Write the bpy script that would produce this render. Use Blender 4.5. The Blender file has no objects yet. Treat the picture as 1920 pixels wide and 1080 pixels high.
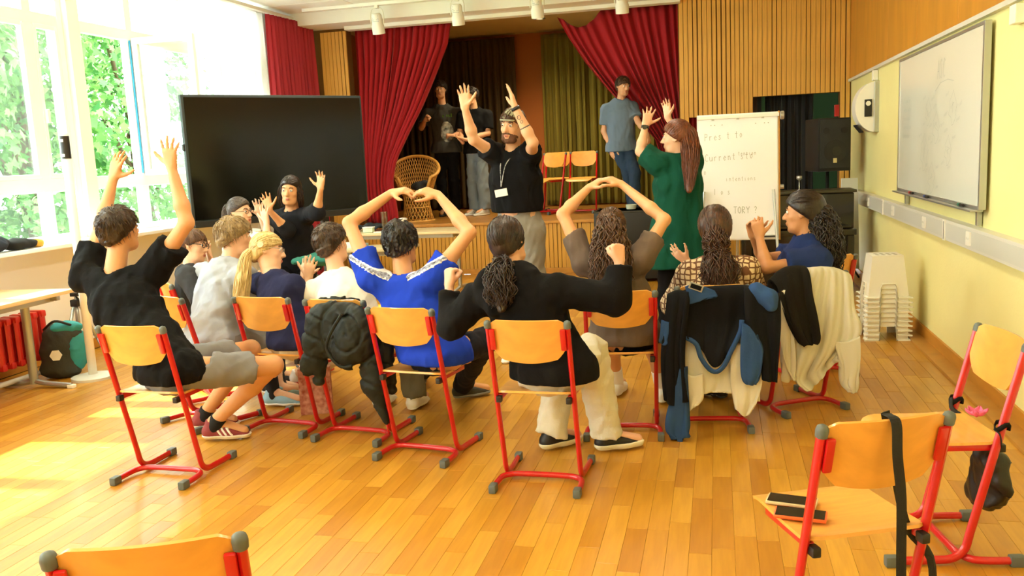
import bpy, bmesh, math, random, time
import numpy as np
from mathutils import Vector, Matrix
T0 = time.time()
random.seed(7)
rng = np.random.default_rng(7)
SC = bpy.context.scene
COL = SC.collection
# ---------------------------------------------------------------- camera
F, YAW, PIT, ROL, CAMH = 1636.0, .235, .151, .047, 1.58
def cam_axes():
    cy, sy, cp, sp = math.cos(YAW), math.sin(YAW), math.cos(PIT), math.sin(PIT)
    f = np.array([-sy*cp, cy*cp, -sp]); r = np.array([cy, sy, 0.0]); d = np.cross(f, r)
    return math.cos(ROL)*r+math.sin(ROL)*d, -math.sin(ROL)*r+math.cos(ROL)*d, f
CR, CD, CF = cam_axes()
cd = bpy.data.cameras.new('camera'); cam = bpy.data.objects.new('camera', cd); COL.objects.link(cam)
cd.sensor_width = 36; cd.lens = F/1920*36; cd.clip_start = .05; cd.clip_end = 200
cam.matrix_world = Matrix(((CR[0], -CD[0], -CF[0], 0), (CR[1], -CD[1], -CF[1], 0), (CR[2], -CD[2], -CF[2], CAMH), (0, 0, 0, 1)))
SC.camera = cam
# ---------------------------------------------------------------- world, sun, lamps, exposure
w = bpy.data.worlds.new('sky'); SC.world = w; w.use_nodes = True
nt = w.node_tree; nt.nodes.clear()
o_ = nt.nodes.new('ShaderNodeOutputWorld'); b_ = nt.nodes.new('ShaderNodeBackground')
b_.inputs['Color'].default_value = (.90, .97, 1, 1); b_.inputs['Strength'].default_value = 9.5
nt.links.new(b_.outputs[0], o_.inputs[0])
sl = bpy.data.lights.new('sun', 'SUN'); sl.energy = 22; sl.angle = .02; sl.color = (1, .94, .82)
so = bpy.data.objects.new('sun', sl); COL.objects.link(so)
so.rotation_euler = Vector((.63, .03, -.74)).to_track_quat('-Z', 'Y').to_euler()
ADDED_LAMPS = [(-3.6, 1.0), (-.9, 1.0), (-3.6, 4.2), (-.9, 4.2), (-3.6, -2.0), (-.9, -2.0), (-3.6, 7.4), (-.9, 7.4)]  # added lamps out of view, brightening the hall
FILL_W = 30
SC.view_settings.view_transform = 'Standard'; SC.view_settings.look = 'None'
SC.view_settings.exposure = .42; SC.view_settings.gamma = 1; SC.view_settings.use_curve_mapping = False

# ---------------------------------------------------------------- helpers
def Q(px, py, Y):                     # the point of the room seen at a pixel, at depth Y
    r = CR*((px-960)/F)+CD*((py-540)/F)+CF
    r = r*(Y/r[1]); return np.array([r[0], r[1], r[2]+CAMH])
def lin(c):
    if isinstance(c, str):
        c = [int(c[i:i+2], 16)/255 for i in (0, 2, 4)]
        c = [x/12.92 if x <= .04045 else ((x+.055)/1.055)**2.4 for x in c]
    return (*c, 1.0)
MATS = {}
def mat(name, color, rough=.6, metal=0, bump=0, bscale=60, var=0, vscale=8, stretch=None, coat=0, sss=0, alpha=1, trans=0, emit=0, spec=None, col2=None, sheen=0, translucent=0):
    if name in MATS: return MATS[name]
    m = bpy.data.materials.new(name); m.use_nodes = True; n = m.node_tree; L = n.links
    p = n.nodes['Principled BSDF']
    p.inputs['Base Color'].default_value = lin(color); p.inputs['Roughness'].default_value = rough; p.inputs['Metallic'].default_value = metal
    if coat: p.inputs['Coat Weight'].default_value = coat; p.inputs['Coat Roughness'].default_value = .12
    if sss: p.inputs['Subsurface Weight'].default_value = sss; p.inputs['Subsurface Radius'].default_value = (.02, .008, .004); p.inputs['Subsurface Scale'].default_value = .5
    if spec is not None: p.inputs['Specular IOR Level'].default_value = spec
    if sheen: p.inputs['Sheen Weight'].default_value = sheen
    if trans: p.inputs['Transmission Weight'].default_value = trans
    if emit: p.inputs['Emission Color'].default_value = lin(color); p.inputs['Emission Strength'].default_value = emit
    if var or bump:
        tc = n.nodes.new('ShaderNodeTexCoord'); mp = n.nodes.new('ShaderNodeMapping'); L.new(tc.outputs['Object'], mp.inputs['Vector'])
        if stretch: mp.inputs['Scale'].default_value = stretch
    if var:
        t = n.nodes.new('ShaderNodeTexNoise'); t.inputs['Scale'].default_value = vscale; t.inputs['Detail'].default_value = 5
        L.new(mp.outputs[0], t.inputs['Vector'])
        r = n.nodes.new('ShaderNodeMapRange'); r.inputs['From Min'].default_value = .3; r.inputs['From Max'].default_value = .7
        L.new(t.outputs['Fac'], r.inputs['Value'])
        mx = n.nodes.new('ShaderNodeMix'); mx.data_type = 'RGBA'; c = lin(color)
        mx.inputs['A'].default_value = tuple(x*(1-var) for x in c[:3])+(1,)
        mx.inputs['B'].default_value = lin(col2) if col2 else tuple(min(1, x*(1+var)) for x in c[:3])+(1,)
        L.new(r.outputs[0], mx.inputs['Factor']); L.new(mx.outputs['Result'], p.inputs['Base Color'])
    if bump:
        t = n.nodes.new('ShaderNodeTexNoise'); t.inputs['Scale'].default_value = bscale; t.inputs['Detail'].default_value = 3
        L.new(mp.outputs[0], t.inputs['Vector'])
        b = n.nodes.new('ShaderNodeBump'); b.inputs['Strength'].default_value = bump; b.inputs['Distance'].default_value = .01
        L.new(t.outputs['Fac'], b.inputs['Height']); L.new(b.outputs[0], p.inputs['Normal'])
    if translucent:
        tr = n.nodes.new('ShaderNodeBsdfTranslucent'); tr.inputs[0].default_value = lin(color)
        mxs = n.nodes.new('ShaderNodeMixShader'); mxs.inputs[0].default_value = translucent
        L.new(p.outputs[0], mxs.inputs[1]); L.new(tr.outputs[0], mxs.inputs[2]); L.new(mxs.outputs[0], n.nodes['Material Output'].inputs[0])
    MATS[name] = m; return m
def tag(o, label=None, cat=None, group=None, kind=None):
    if label: o['label'] = label
    if cat: o['category'] = cat
    if group: o['group'] = group
    if kind: o['kind'] = kind
    return o
def empty(name, loc=(0, 0, 0), rz=0, label=None, cat=None, group=None):
    o = bpy.data.objects.new(name, None); COL.objects.link(o); o.location = loc; o.rotation_euler = (0, 0, rz)
    o.empty_display_size = .1
    return tag(o, label, cat, group)
class MB:
    def __init__(s): s.v = []; s.f = []; s.m = []; s.mi = 0
    def add(s, vs, fs):
        b = len(s.v); s.v += [tuple(map(float, x)) for x in vs]; s.f += [tuple(b+i for i in f) for f in fs]; s.m += [s.mi]*len(fs); return s
    def box(s, c, d, R=None, bev=0):
        hx, hy, hz = d[0]/2, d[1]/2, d[2]/2
        if bev:
            bm = bmesh.new(); bmesh.ops.create_cube(bm, size=1)
            for v in bm.verts: v.co = Vector((v.co.x*d[0], v.co.y*d[1], v.co.z*d[2]))
            bmesh.ops.bevel(bm, geom=bm.edges[:], offset=bev, segments=2, affect='EDGES', profile=.6)
            vs = [np.array(v.co) for v in bm.verts]; fs = [[v.index for v in f.verts] for f in bm.faces]; bm.free()
        else:
            vs = [np.array((x*hx, y*hy, z*hz)) for x in (-1, 1) for y in (-1, 1) for z in (-1, 1)]
            fs = [(0, 1, 3, 2), (4, 6, 7, 5), (0, 4, 5, 1), (2, 3, 7, 6), (0, 2, 6, 4), (1, 5, 7, 3)]
        if R is not None: vs = [R@v for v in vs]
        return s.add([v+np.array(c) for v in vs], fs)
    def prism(s, pts, z0, z1, ax='z'):
        n = len(pts)
        def mk(a, b, z): return (a, b, z) if ax == 'z' else ((a, z, b) if ax == 'y' else (z, a, b))
        vs = [mk(a, b, z0) for a, b in pts]+[mk(a, b, z1) for a, b in pts]
        fs = [tuple(range(n))[::-1], tuple(range(n, 2*n))]+[(i, (i+1) % n, n+(i+1) % n, n+i) for i in range(n)]
        return s.add(vs, fs)
    def tube(s, pts, r, n=10, rad2=None, up=None, cap=True, closed=False):
        P = [np.array(p, float) for p in pts]; m = len(P); R = r if hasattr(r, '__len__') else [r]*m
        R2 = rad2 if rad2 is not None and hasattr(rad2, '__len__') else ([rad2]*m if rad2 is not None else R)
        prev = None; vs = []
        for i, p in enumerate(P):
            if closed: t = P[(i+1) % m]-P[i-1]
            else: t = P[min(i+1, m-1)]-P[max(i-1, 0)]
            t = t/(np.linalg.norm(t)+1e-9)
            a = np.array(up, float) if up is not None else (prev if prev is not None else np.array((0, 0, 1.)))
            a = a-a.dot(t)*t
            if np.linalg.norm(a) < 1e-3: a = np.array((1., .2, 0)); a = a-a.dot(t)*t
            a /= np.linalg.norm(a); prev = a; b = np.cross(t, a)
            for k in range(n):
                th = 2*math.pi*k/n; vs.append(p+a*math.cos(th)*R[i]+b*math.sin(th)*R2[i])
        fs = []
        for i in range(m if closed else m-1):
            j = (i+1) % m
            for k in range(n): fs.append((i*n+k, i*n+(k+1) % n, j*n+(k+1) % n, j*n+k))
        if cap and not closed: fs += [tuple(range(n))[::-1], tuple(range((m-1)*n, m*n))]
        return s.add(vs, fs)
    def lathe(s, prof, c=(0, 0, 0), n=20, R=None):
        vs = []; m = len(prof)
        for r, z in prof:
            for k in range(n):
                th = 2*math.pi*k/n; v = np.array((r*math.cos(th), r*math.sin(th), z))
                vs.append((R@v if R is not None else v)+np.array(c))
        fs = [(i*n+k, i*n+(k+1) % n, (i+1)*n+(k+1) % n, (i+1)*n+k) for i in range(m-1) for k in range(n)]
        fs += [tuple(range(n))[::-1], tuple(range((m-1)*n, m*n))]
        return s.add(vs, fs)
    def sheet(s, f, nu, nv, th=.004):
        G = np.array([[f(i/nu, j/nv) for j in range(nv+1)] for i in range(nu+1)], float)
        du = np.gradient(G, axis=0); dv = np.gradient(G, axis=1); N = np.cross(du, dv); N /= np.linalg.norm(N, axis=2, keepdims=True)+1e-9
        A = (G+N*th/2).reshape(-1, 3); B = (G-N*th/2).reshape(-1, 3); k = len(A); idx = lambda i, j: i*(nv+1)+j
        fs = []
        for i in range(nu):
            for j in range(nv):
                q = (idx(i, j), idx(i+1, j), idx(i+1, j+1), idx(i, j+1)); fs += [q, tuple(k+x for x in q[::-1])]
        rim = [idx(i, 0) for i in range(nu+1)]+[idx(nu, j) for j in range(1, nv+1)]+[idx(i, nv) for i in range(nu-1, -1, -1)]+[idx(0, j) for j in range(nv-1, 0, -1)]
        for a, b in zip(rim, rim[1:]+rim[:1]): fs.append((b, a, k+a, k+b))
        return s.add(np.vstack([A, B]), fs)
    def build(s, name, m, parent=None, smooth=False, ang=None, **kw):
        me = bpy.data.meshes.new(name); me.from_pydata(s.v, [], s.f)
        ms = m if isinstance(m, (list, tuple)) else [m]
        for x in ms: me.materials.append(x)
        if len(ms) > 1: me.polygons.foreach_set('material_index', s.m)
        bm = bmesh.new(); bm.from_mesh(me); bmesh.ops.recalc_face_normals(bm, faces=bm.faces); bm.to_mesh(me); bm.free()
        if smooth or ang:
            me.polygons.foreach_set('use_smooth', [True]*len(me.polygons))
            if ang: me.set_sharp_from_angle(angle=math.radians(ang))
        o = bpy.data.objects.new(name, me); COL.objects.link(o)
        if parent is not None: o.parent = parent
        if kw: tag(o, **kw)
        return o
def rotz(a): c, s_ = math.cos(a), math.sin(a); return np.array(((c, -s_, 0), (s_, c, 0), (0, 0, 1)))
def rotx(a): c, s_ = math.cos(a), math.sin(a); return np.array(((1, 0, 0), (0, c, -s_), (0, s_, c)))
def roty(a): c, s_ = math.cos(a), math.sin(a); return np.array(((c, 0, s_), (0, 1, 0), (-s_, 0, c)))
def copy_tree(o, parent=None, rename=None):
    c = o.copy(); COL.objects.link(c); c.parent = parent
    for ch in o.children: copy_tree(ch, c)
    return c
def vn(v): v = np.array(v, float); return v/np.linalg.norm(v)
def bez(P, n=16):                     # Catmull-Rom through the points
    P = [np.array(p, float) for p in P]; P = [2*P[0]-P[1]]+P+[2*P[-1]-P[-2]]; out = []
    seg = len(P)-3; per = max(2, n//seg)
    for i in range(seg):
        a, b, c, d = P[i:i+4]
        for k in range(per):
            t = k/per; out.append(.5*((2*b)+(-a+c)*t+(2*a-5*b+4*c-d)*t*t+(-a+3*b-3*c+d)*t**3))
    out.append(P[-2]); return out

# ---------------------------------------------------------------- implicit surfaces
class Field:
    def __init__(s, h, k=.02): s.h = h; s.ops = []; s.k = k; s.wr = None
    def cone(s, a, b, ra, rb, k=None, side=None, flat=1.0, cuta=None, cutb=None, sub=False):
        s.ops.append(('c', np.array(a, float), np.array(b, float), ra, rb, s.k if k is None else k, None if side is None else vn(side), flat, cuta, cutb, sub)); return s
    def ell(s, c, R, r, k=None, sub=False, cut=None):   # R columns = axes
        s.ops.append(('e', np.array(c, float), np.array(R, float), np.array(r, float), s.k if k is None else k, sub, cut)); return s
    def bounds(s):
        lo = np.full(3, 1e9); hi = -lo
        for o in s.ops:
            if o[-1] is True or (o[0] == 'e' and o[5]): continue
            if o[0] == 'c':
                rr = max(o[3], o[4])*max(1, o[7])+.01
                for p in o[1:3]: lo = np.minimum(lo, p-rr); hi = np.maximum(hi, p+rr)
            else:
                rr = np.abs(o[2])@o[3]+.01; lo = np.minimum(lo, o[1]-rr); hi = np.maximum(hi, o[1]+rr)
        return lo-.03, hi+.03
    def eval(s, bounds=None):
        lo, hi = bounds or s.bounds(); h = s.h
        lo = np.floor(lo/h)*h; n = np.ceil((hi-lo)/h).astype(int)+1
        D = np.full(n, 1.0, np.float32); s.lo = lo; s.n = n
        ax = [(lo[i]+np.arange(n[i])*h).astype(np.float32) for i in range(3)]; s.ax = ax
        for o in s.ops:
            if o[0] == 'c':
                _, a, b, ra, rb, k, side, flat, ca, cb, sub = o; rr = max(ra, rb)*max(1, flat)
                l = np.minimum(a, b)-rr-k-2.5*h; u = np.maximum(a, b)+rr+k+2.5*h
            else:
                _, c, R, r, k, sub, cut = o; ext = np.abs(R)@r+k+2.5*h; l = c-ext; u = c+ext
            i0 = np.clip(np.floor((l-lo)/h).astype(int), 0, n); i1 = np.clip(np.ceil((u-lo)/h).astype(int)+1, 0, n)
            if np.any(i1 <= i0): continue
            sl_ = tuple(slice(i0[q], i1[q]) for q in range(3))
            X = ax[0][sl_[0]][:, None, None]; Y = ax[1][sl_[1]][None, :, None]; Z = ax[2][sl_[2]][None, None, :]
            if o[0] == 'c':
                ba = b-a; L2 = float(ba@ba)+1e-12
                px, py, pz = X-a[0], Y-a[1], Z-a[2]
                tr = (px*ba[0]+py*ba[1]+pz*ba[2])/L2; t = np.clip(tr, 0, 1)
                qx, qy, qz = px-t*ba[0], py-t*ba[1], pz-t*ba[2]; d2 = qx*qx+qy*qy+qz*qz
                if side is not None and flat != 1:
                    lu = qx*side[0]+qy*side[1]+qz*side[2]; d2 = d2-lu*lu*(1-1/flat**2)
                d = np.sqrt(np.maximum(d2, 0))-(ra+(rb-ra)*t)
                if ca is not None: d = np.maximum(d, -(tr-ca)*math.sqrt(L2))
                if cb is not None: d = np.maximum(d, (tr-cb)*math.sqrt(L2))
            else:
                px, py, pz = X-c[0], Y-c[1], Z-c[2]
                q = [(px*R[0, i]+py*R[1, i]+pz*R[2, i])/r[i] for i in range(3)]
                d = (np.sqrt(q[0]**2+q[1]**2+q[2]**2)-1)*float(min(r))
                if cut is not None: d = np.maximum(d, (px*cut[0][0]+py*cut[0][1]+pz*cut[0][2])-cut[1])
            A = D[sl_]
            if sub: d = -d; hh = np.clip(.5-.5*(A-d)/k, 0, 1) if k > 0 else None
            if sub:
                D[sl_] = np.maximum(A, d) if k <= 0 else (A*(1-hh)+d*hh+k*hh*(1-hh))
            else:
                if k <= 0: D[sl_] = np.minimum(A, d)
                else:
                    hh = np.clip(.5+.5*(A-d)/k, 0, 1); D[sl_] = A*(1-hh)+d*hh-k*hh*(1-hh)
        s.D = D; return s
    def xyz(s): return s.ax[0][:, None, None], s.ax[1][None, :, None], s.ax[2][None, None, :]
    def noise(s, amp, f, seed=0, stretch=(1, 1, 1)):
        band = np.abs(s.D) < .03; i = np.nonzero(band); P = [s.ax[q][i[q]]*f*stretch[q] for q in range(3)]
        r = np.random.default_rng(seed); v = 0
        for o in range(3):
            A = r.normal(size=(3, 3)); B = r.normal(size=(3, 3)); ph = r.uniform(0, 6, 6)
            w_ = [sum(P[a]*B[a, b] for a in range(3)) for b in range(3)]
            v = v+np.sin(sum(P[a]*A[a, 0] for a in range(3))+1.8*np.sin(w_[0]*.6+ph[0])+ph[1]+1.2*np.sin(w_[1]*.8+ph[2]))/(1+.7*o)
            P = [p*1.7 for p in P]
        s.D[i] += (amp*v).astype(np.float32); return s
    def plane(s, p, n):               # keep the side the normal points away from
        X, Y, Z = s.xyz(); n = vn(n); d = (X-p[0])*n[0]+(Y-p[1])*n[1]+(Z-p[2])*n[2]; s.D = np.maximum(s.D, d.astype(np.float32)); return s
    def like(s, D): f = Field(s.h, s.k); f.lo, f.n, f.ax, f.D = s.lo, s.n, s.ax, D.astype(np.float32); return f
    def mesh(s, name, m, parent=None, extra=None, smooth_it=0, **kw):
        D = s.D; D[0] = D[-1] = 1; D[:, 0] = D[:, -1] = 1; D[:, :, 0] = D[:, :, -1] = 1
        I = D < 0
        cnt = np.zeros(tuple(x-1 for x in D.shape), np.uint8)
        for dx in (0, 1):
            for dy in (0, 1):
                for dz in (0, 1): cnt += I[dx:cnt.shape[0]+dx, dy:cnt.shape[1]+dy, dz:cnt.shape[2]+dz]
        act = np.nonzero((cnt > 0) & (cnt < 8)); N = len(act[0])
        if N == 0: print('EMPTY', name); return None
        idx = np.full(cnt.shape, -1, np.int32); idx[act] = np.arange(N)
        ac = np.stack(act, 1); cor = {}
        for dx in (0, 1):
            for dy in (0, 1):
                for dz in (0, 1): cor[dx, dy, dz] = D[ac[:, 0]+dx, ac[:, 1]+dy, ac[:, 2]+dz]
        S = np.zeros((N, 3)); C_ = np.zeros(N)
        for a in range(3):
            for u in (0, 1):
                for v in (0, 1):
                    k0 = [u, v]; k0.insert(a, 0); k1 = [u, v]; k1.insert(a, 1)
                    d0 = cor[tuple(k0)]; d1 = cor[tuple(k1)]; x = (d0 < 0) != (d1 < 0)
                    t = np.where(x, d0/np.where(x, d0-d1, 1), 0)
                    for q in range(3): S[:, q] += np.where(x, t if q == a else k0[q], 0)
                    C_ += x
        V = (ac+S/C_[:, None])*s.h+s.lo
        Fc = []
        for a in range(3):
            b, c = [q for q in range(3) if q != a]
            i0 = [slice(None)]*3; i1 = [slice(None)]*3; i0[a] = slice(0, -1); i1[a] = slice(1, None)
            A, B = I[tuple(i0)], I[tuple(i1)]; e = np.nonzero(A != B); fl = A[e]
            e = np.stack(e, 1)
            def at(db, dc):
                g = e.copy(); g[:, b] -= db; g[:, c] -= dc; return idx[g[:, 0], g[:, 1], g[:, 2]]
            q = np.stack([at(1, 1), at(0, 1), at(0, 0), at(1, 0)], 1)
            if a == 1: fl = ~fl
            q[~fl] = q[~fl][:, ::-1]; Fc.append(q)
        Fc = np.concatenate(Fc); Fc = Fc[(Fc >= 0).all(1)]
        if extra is not None and len(extra.v):
            nb = len(V); V = np.vstack([V, np.array(extra.v)])
            faces = Fc.tolist()+[tuple(nb+i for i in f) for f in extra.f]
            me = bpy.data.meshes.new(name); me.from_pydata(V.tolist(), [], faces)
        else:
            me = bpy.data.meshes.new(name); me.vertices.add(len(V)); me.vertices.foreach_set('co', V.astype(np.float32).ravel())
            me.loops.add(len(Fc)*4); me.loops.foreach_set('vertex_index', Fc.astype(np.int32).ravel())
            me.polygons.add(len(Fc)); me.polygons.foreach_set('loop_start', np.arange(0, len(Fc)*4, 4, dtype=np.int32))
            me.update(calc_edges=True)
        me.materials.append(m); me.polygons.foreach_set('use_smooth', np.ones(len(me.polygons), bool))
        o = bpy.data.objects.new(name, me); COL.objects.link(o)
        if parent is not None: o.parent = parent
        global TRIS; TRIS += 2*len(Fc)
        if kw: tag(o, **kw)
        return o
TRIS = 0
# ---------------------------------------------------------------- materials
def plank_mat(name, attr):
    m = mat(name, 'C98B45', rough=.33, coat=.25)
    n = m.node_tree; L = n.links; p = n.nodes['Principled BSDF']
    tc = n.nodes.new('ShaderNodeTexCoord'); mp = n.nodes.new('ShaderNodeMapping'); mp.inputs['Scale'].default_value = (26, 2.2, 4)
    L.new(tc.outputs['Object'], mp.inputs[0])
    tn = n.nodes.new('ShaderNodeTexNoise'); tn.inputs['Scale'].default_value = 1.6; tn.inputs['Detail'].default_value = 6; L.new(mp.outputs[0], tn.inputs[0])
    if attr: s = n.nodes.new('ShaderNodeAttribute'); s.attribute_name = 'tone'; so_ = s.outputs['Fac']
    else: s = n.nodes.new('ShaderNodeObjectInfo'); so_ = s.outputs['Random']
    cr = n.nodes.new('ShaderNodeValToRGB'); e = cr.color_ramp; e.elements[0].color = lin('B67A20'); e.elements[1].color = lin('D69E36')
    k = e.elements.new(.3); k.color = lin('C48A28'); k = e.elements.new(.75); k.color = lin('CC9430')
    L.new(so_, cr.inputs[0])
    mx = n.nodes.new('ShaderNodeMix'); mx.data_type = 'RGBA'; mx.blend_type = 'MULTIPLY'; mx.inputs['Factor'].default_value = .38
    cr2 = n.nodes.new('ShaderNodeValToRGB'); cr2.color_ramp.elements[0].position = .3; cr2.color_ramp.elements[0].color = (.62, .50, .34, 1); cr2.color_ramp.elements[1].position = .62; cr2.color_ramp.elements[1].color = (1, 1, 1, 1)
    L.new(tn.outputs['Fac'], cr2.inputs[0]); L.new(cr.outputs[0], mx.inputs['A']); L.new(cr2.outputs[0], mx.inputs['B']); L.new(mx.outputs['Result'], p.inputs['Base Color'])
    g = n.nodes.new('ShaderNodeTexNoise'); g.inputs['Scale'].default_value = 2.5; L.new(tc.outputs['Object'], g.inputs[0])
    r = n.nodes.new('ShaderNodeMapRange'); r.inputs['To Min'].default_value = .22; r.inputs['To Max'].default_value = .48; L.new(g.outputs['Fac'], r.inputs[0]); L.new(r.outputs[0], p.inputs['Roughness'])
    return m
M_plankA = plank_mat('oak plank', False); M_plankB = plank_mat('oak plank field', True)
M_joint = mat('floor joint', '8C6126', .8)
M_slat = mat('slat wood', 'DCA446', .5, var=.13, vscale=3, stretch=(12, 12, 1))
M_slatback = mat('slat backing', '6E4A1C', .9)
M_slatdark = mat('darker slat wood', 'D09838', .5, var=.13, vscale=3, stretch=(12, 12, 1))
M_panel = mat('veneer panel', 'C98A2C', .42, var=.12, vscale=2.2, stretch=(6, 3, .6))
M_yellow = mat('yellow wall paint', 'F0E6A0', .75, bump=.15, bscale=70, var=.03, vscale=2)
M_white = mat('white paint', 'F4F2EC', .7)
M_ceil = mat('ceiling paint', 'F3F1EA', .8)
M_skirt = mat('wood skirting', 'C4862F', .45, var=.12, vscale=4, stretch=(3, .6, 3))
M_frame = mat('white window frame', 'F6F8F8', .35)
M_red = mat('red enamel', 'C4161A', .28, coat=.4)
M_ply = mat('beech plywood', 'E2A24A', .32, coat=.25, var=.09, vscale=2.2, stretch=(4, 30, 4))
M_plyedge = M_ply
M_cap = mat('grey plastic cap', '5C625E', .5)
M_blackp = mat('black plastic', '1B1B1B', .45)
M_alu = mat('brushed aluminium', 'B9BCBB', .35, metal=.8)
M_whitep = mat('white plastic', 'F2EFE4', .4)
M_greyp = mat('light grey plastic', 'D8D6CC', .45)
M_curt = mat('red stage velvet', 'A80C1C', .85, sheen=.06, bump=.2, bscale=120)
M_curtside = mat('pink red side drape', 'D8485C', .85, translucent=.4)  # red paled to pink: the bright window veil is in its colour
M_olive = mat('olive drape', '7A6C20', .9, bump=.2, bscale=90)
M_oliveshade = mat('shade-painted olive drape', '4B3917', .9, bump=.2, bscale=90)  # the olive drape again, its shade painted in as dark brown
M_blackcloth = mat('black cloth', '0D0D0E', .9, sheen=.2)
M_orange = mat('orange brown plaster', 'B2672A', .8)
M_green = mat('dark green paint', '2C4A1C', .8)

# ---------------------------------------------------------------- the setting
XR, XL, YB, YF, ZC, ZS = 1.578, -5.6, 11.38, -3.5, 3.55, .70
def struct(mb, name, m, **k): return mb.build(name, m, kind='structure', **k)
fl = struct(MB().box(((XL+XR)/2, (YB+YF)/2, -.06), (XR-XL+.4, YB-YF, .108)), 'floor', M_joint)
# oak strips: the 300 that show largest are single parts, the rest one part
PW, PL_ = .088, .56
pl = []
nx = int((XR-.13-XL)/PW)
for i in range(nx):
    x = XL+.02+PW*(i+.5); y = YF-random.random()*PL_; 
    while y < YB-.02:
        L_ = PL_*random.choice((.7, .85, 1, 1, 1.15)); y1 = min(y+L_, YB-.01); yy = max(y, YF)
        if y1-yy > .05: pl.append((x, yy, y1))
        y = y1
def pix(p):
    d = np.array(p, float)-np.array((0, 0, CAMH)); z = d@CF
    return (960+F*(d@CR)/z, 540+F*(d@CD)/z, z) if z > .2 else (-1e4, -1e4, z)
def inview(x, y):
    a = pix((x, y, 0)); return -60 < a[0] < 1980 and -60 < a[1] < 1140
vis = sorted([p for p in pl if inview(p[0], (p[1]+p[2])/2)], key=lambda p: math.hypot(p[0], (p[1]+p[2])/2))
near = vis[:298]; nearset = set(near)
cache = {}
for (x, a, b) in near:
    ln = round(b-a, 2)
    if ln not in cache:
        mb = MB(); w_, h_ = PW/2-.0004, (b-a)/2-.0008; c_ = .0007
        mb.add([(-w_, -h_, -.012), (w_, -h_, -.012), (w_, h_, -.012), (-w_, h_, -.012), (-w_, -h_, -c_), (w_, -h_, -c_), (w_, h_, -c_), (-w_, h_, -c_),
                (-w_+c_, -h_+c_, 0), (w_-c_, -h_+c_, 0), (w_-c_, h_-c_, 0), (-w_+c_, h_-c_, 0)],
               [(0, 1, 5, 4), (1, 2, 6, 5), (2, 3, 7, 6), (3, 0, 4, 7), (4, 5, 9, 8), (5, 6, 10, 9), (6, 7, 11, 10), (7, 4, 8, 11), (8, 9, 10, 11)])
        o = mb.build('plank', M_plankA, fl); cache[ln] = o.data
    else:
        o = bpy.data.objects.new('plank', cache[ln]); COL.objects.link(o); o.parent = fl
    o.location = (x, (a+b)/2, 0)
mb = MB(); tones = []
for p in pl:
    if p in nearset: continue
    x, a, b = p; w_ = PW/2-.0004; c_ = .0007; a += .0008; b -= .0008
    mb.add([(x-w_, a, -.006), (x+w_, a, -.006), (x+w_, b, -.006), (x-w_, b, -.006), (x-w_+c_, a+c_, 0), (x+w_-c_, a+c_, 0), (x+w_-c_, b-c_, 0), (x-w_+c_, b-c_, 0)],
           [(0, 1, 5, 4), (1, 2, 6, 5), (2, 3, 7, 6), (3, 0, 4, 7), (4, 5, 6, 7)])
    tones += [random.random()]*5
o = mb.build('plank_field', M_plankB, fl, kind='stuff')
at = o.data.attributes.new('tone', 'FLOAT', 'FACE'); at.data.foreach_set('value', tones)
struct(MB().box((XR-.065, (YB+YF)/2, .006), (.11, YB-YF, .024)), 'trim_1', mat('floor edge board', 'B98438', .4, var=.1))
struct(MB().box((XR-.008, (YB+YF)/2, .055), (.016, YB-YF, .095)), 'baseboard_right', M_skirt)
# right wall: yellow paint below, veneer panels above
wr = struct(MB().box((XR+.1, (YB+YF)/2, ZC/2), (.2, YB-YF, ZC)), 'wall_right', M_yellow)
y = YF
k = 0
while y < YB-.1:
    y1 = min(y+1.25, YB); MB().box((XR+.0, (y+y1)/2, (2.29+ZC)/2), (.03, y1-y-.004, ZC-2.29), bev=.002).build('panel', M_panel, wr); y = y1
struct(MB().box((XR-.012, (YB+YF)/2, 2.275), (.05, YB-YF, .03)), 'trim_2', M_greyp)
# ceiling: white acoustic boards
ce = struct(MB().box(((XL+XR)/2, (YB+YF)/2, ZC+.06), (XR-XL+.4, YB-YF+.4, .1)), 'ceiling', M_ceil)
for i in range(6):
    for j in range(12):
        x0 = XL+i*1.2; y0 = YF+.0+j*1.25
        MB().box((x0+.6, y0+.62, ZC), (1.185, 1.235, .03), bev=.004).build('ceiling_tile', M_ceil, ce)
# proscenium beam
be = MB(); be.box(((XL+XR)/2-1.1, YB-.25, ZC-.09), (5.2, .5, .17), bev=.006); be.box((-2.62, YB-.08, ZC-.19), (4.4, .16, .06), bev=.004)
struct(be, 'trim_3', M_white)
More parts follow.
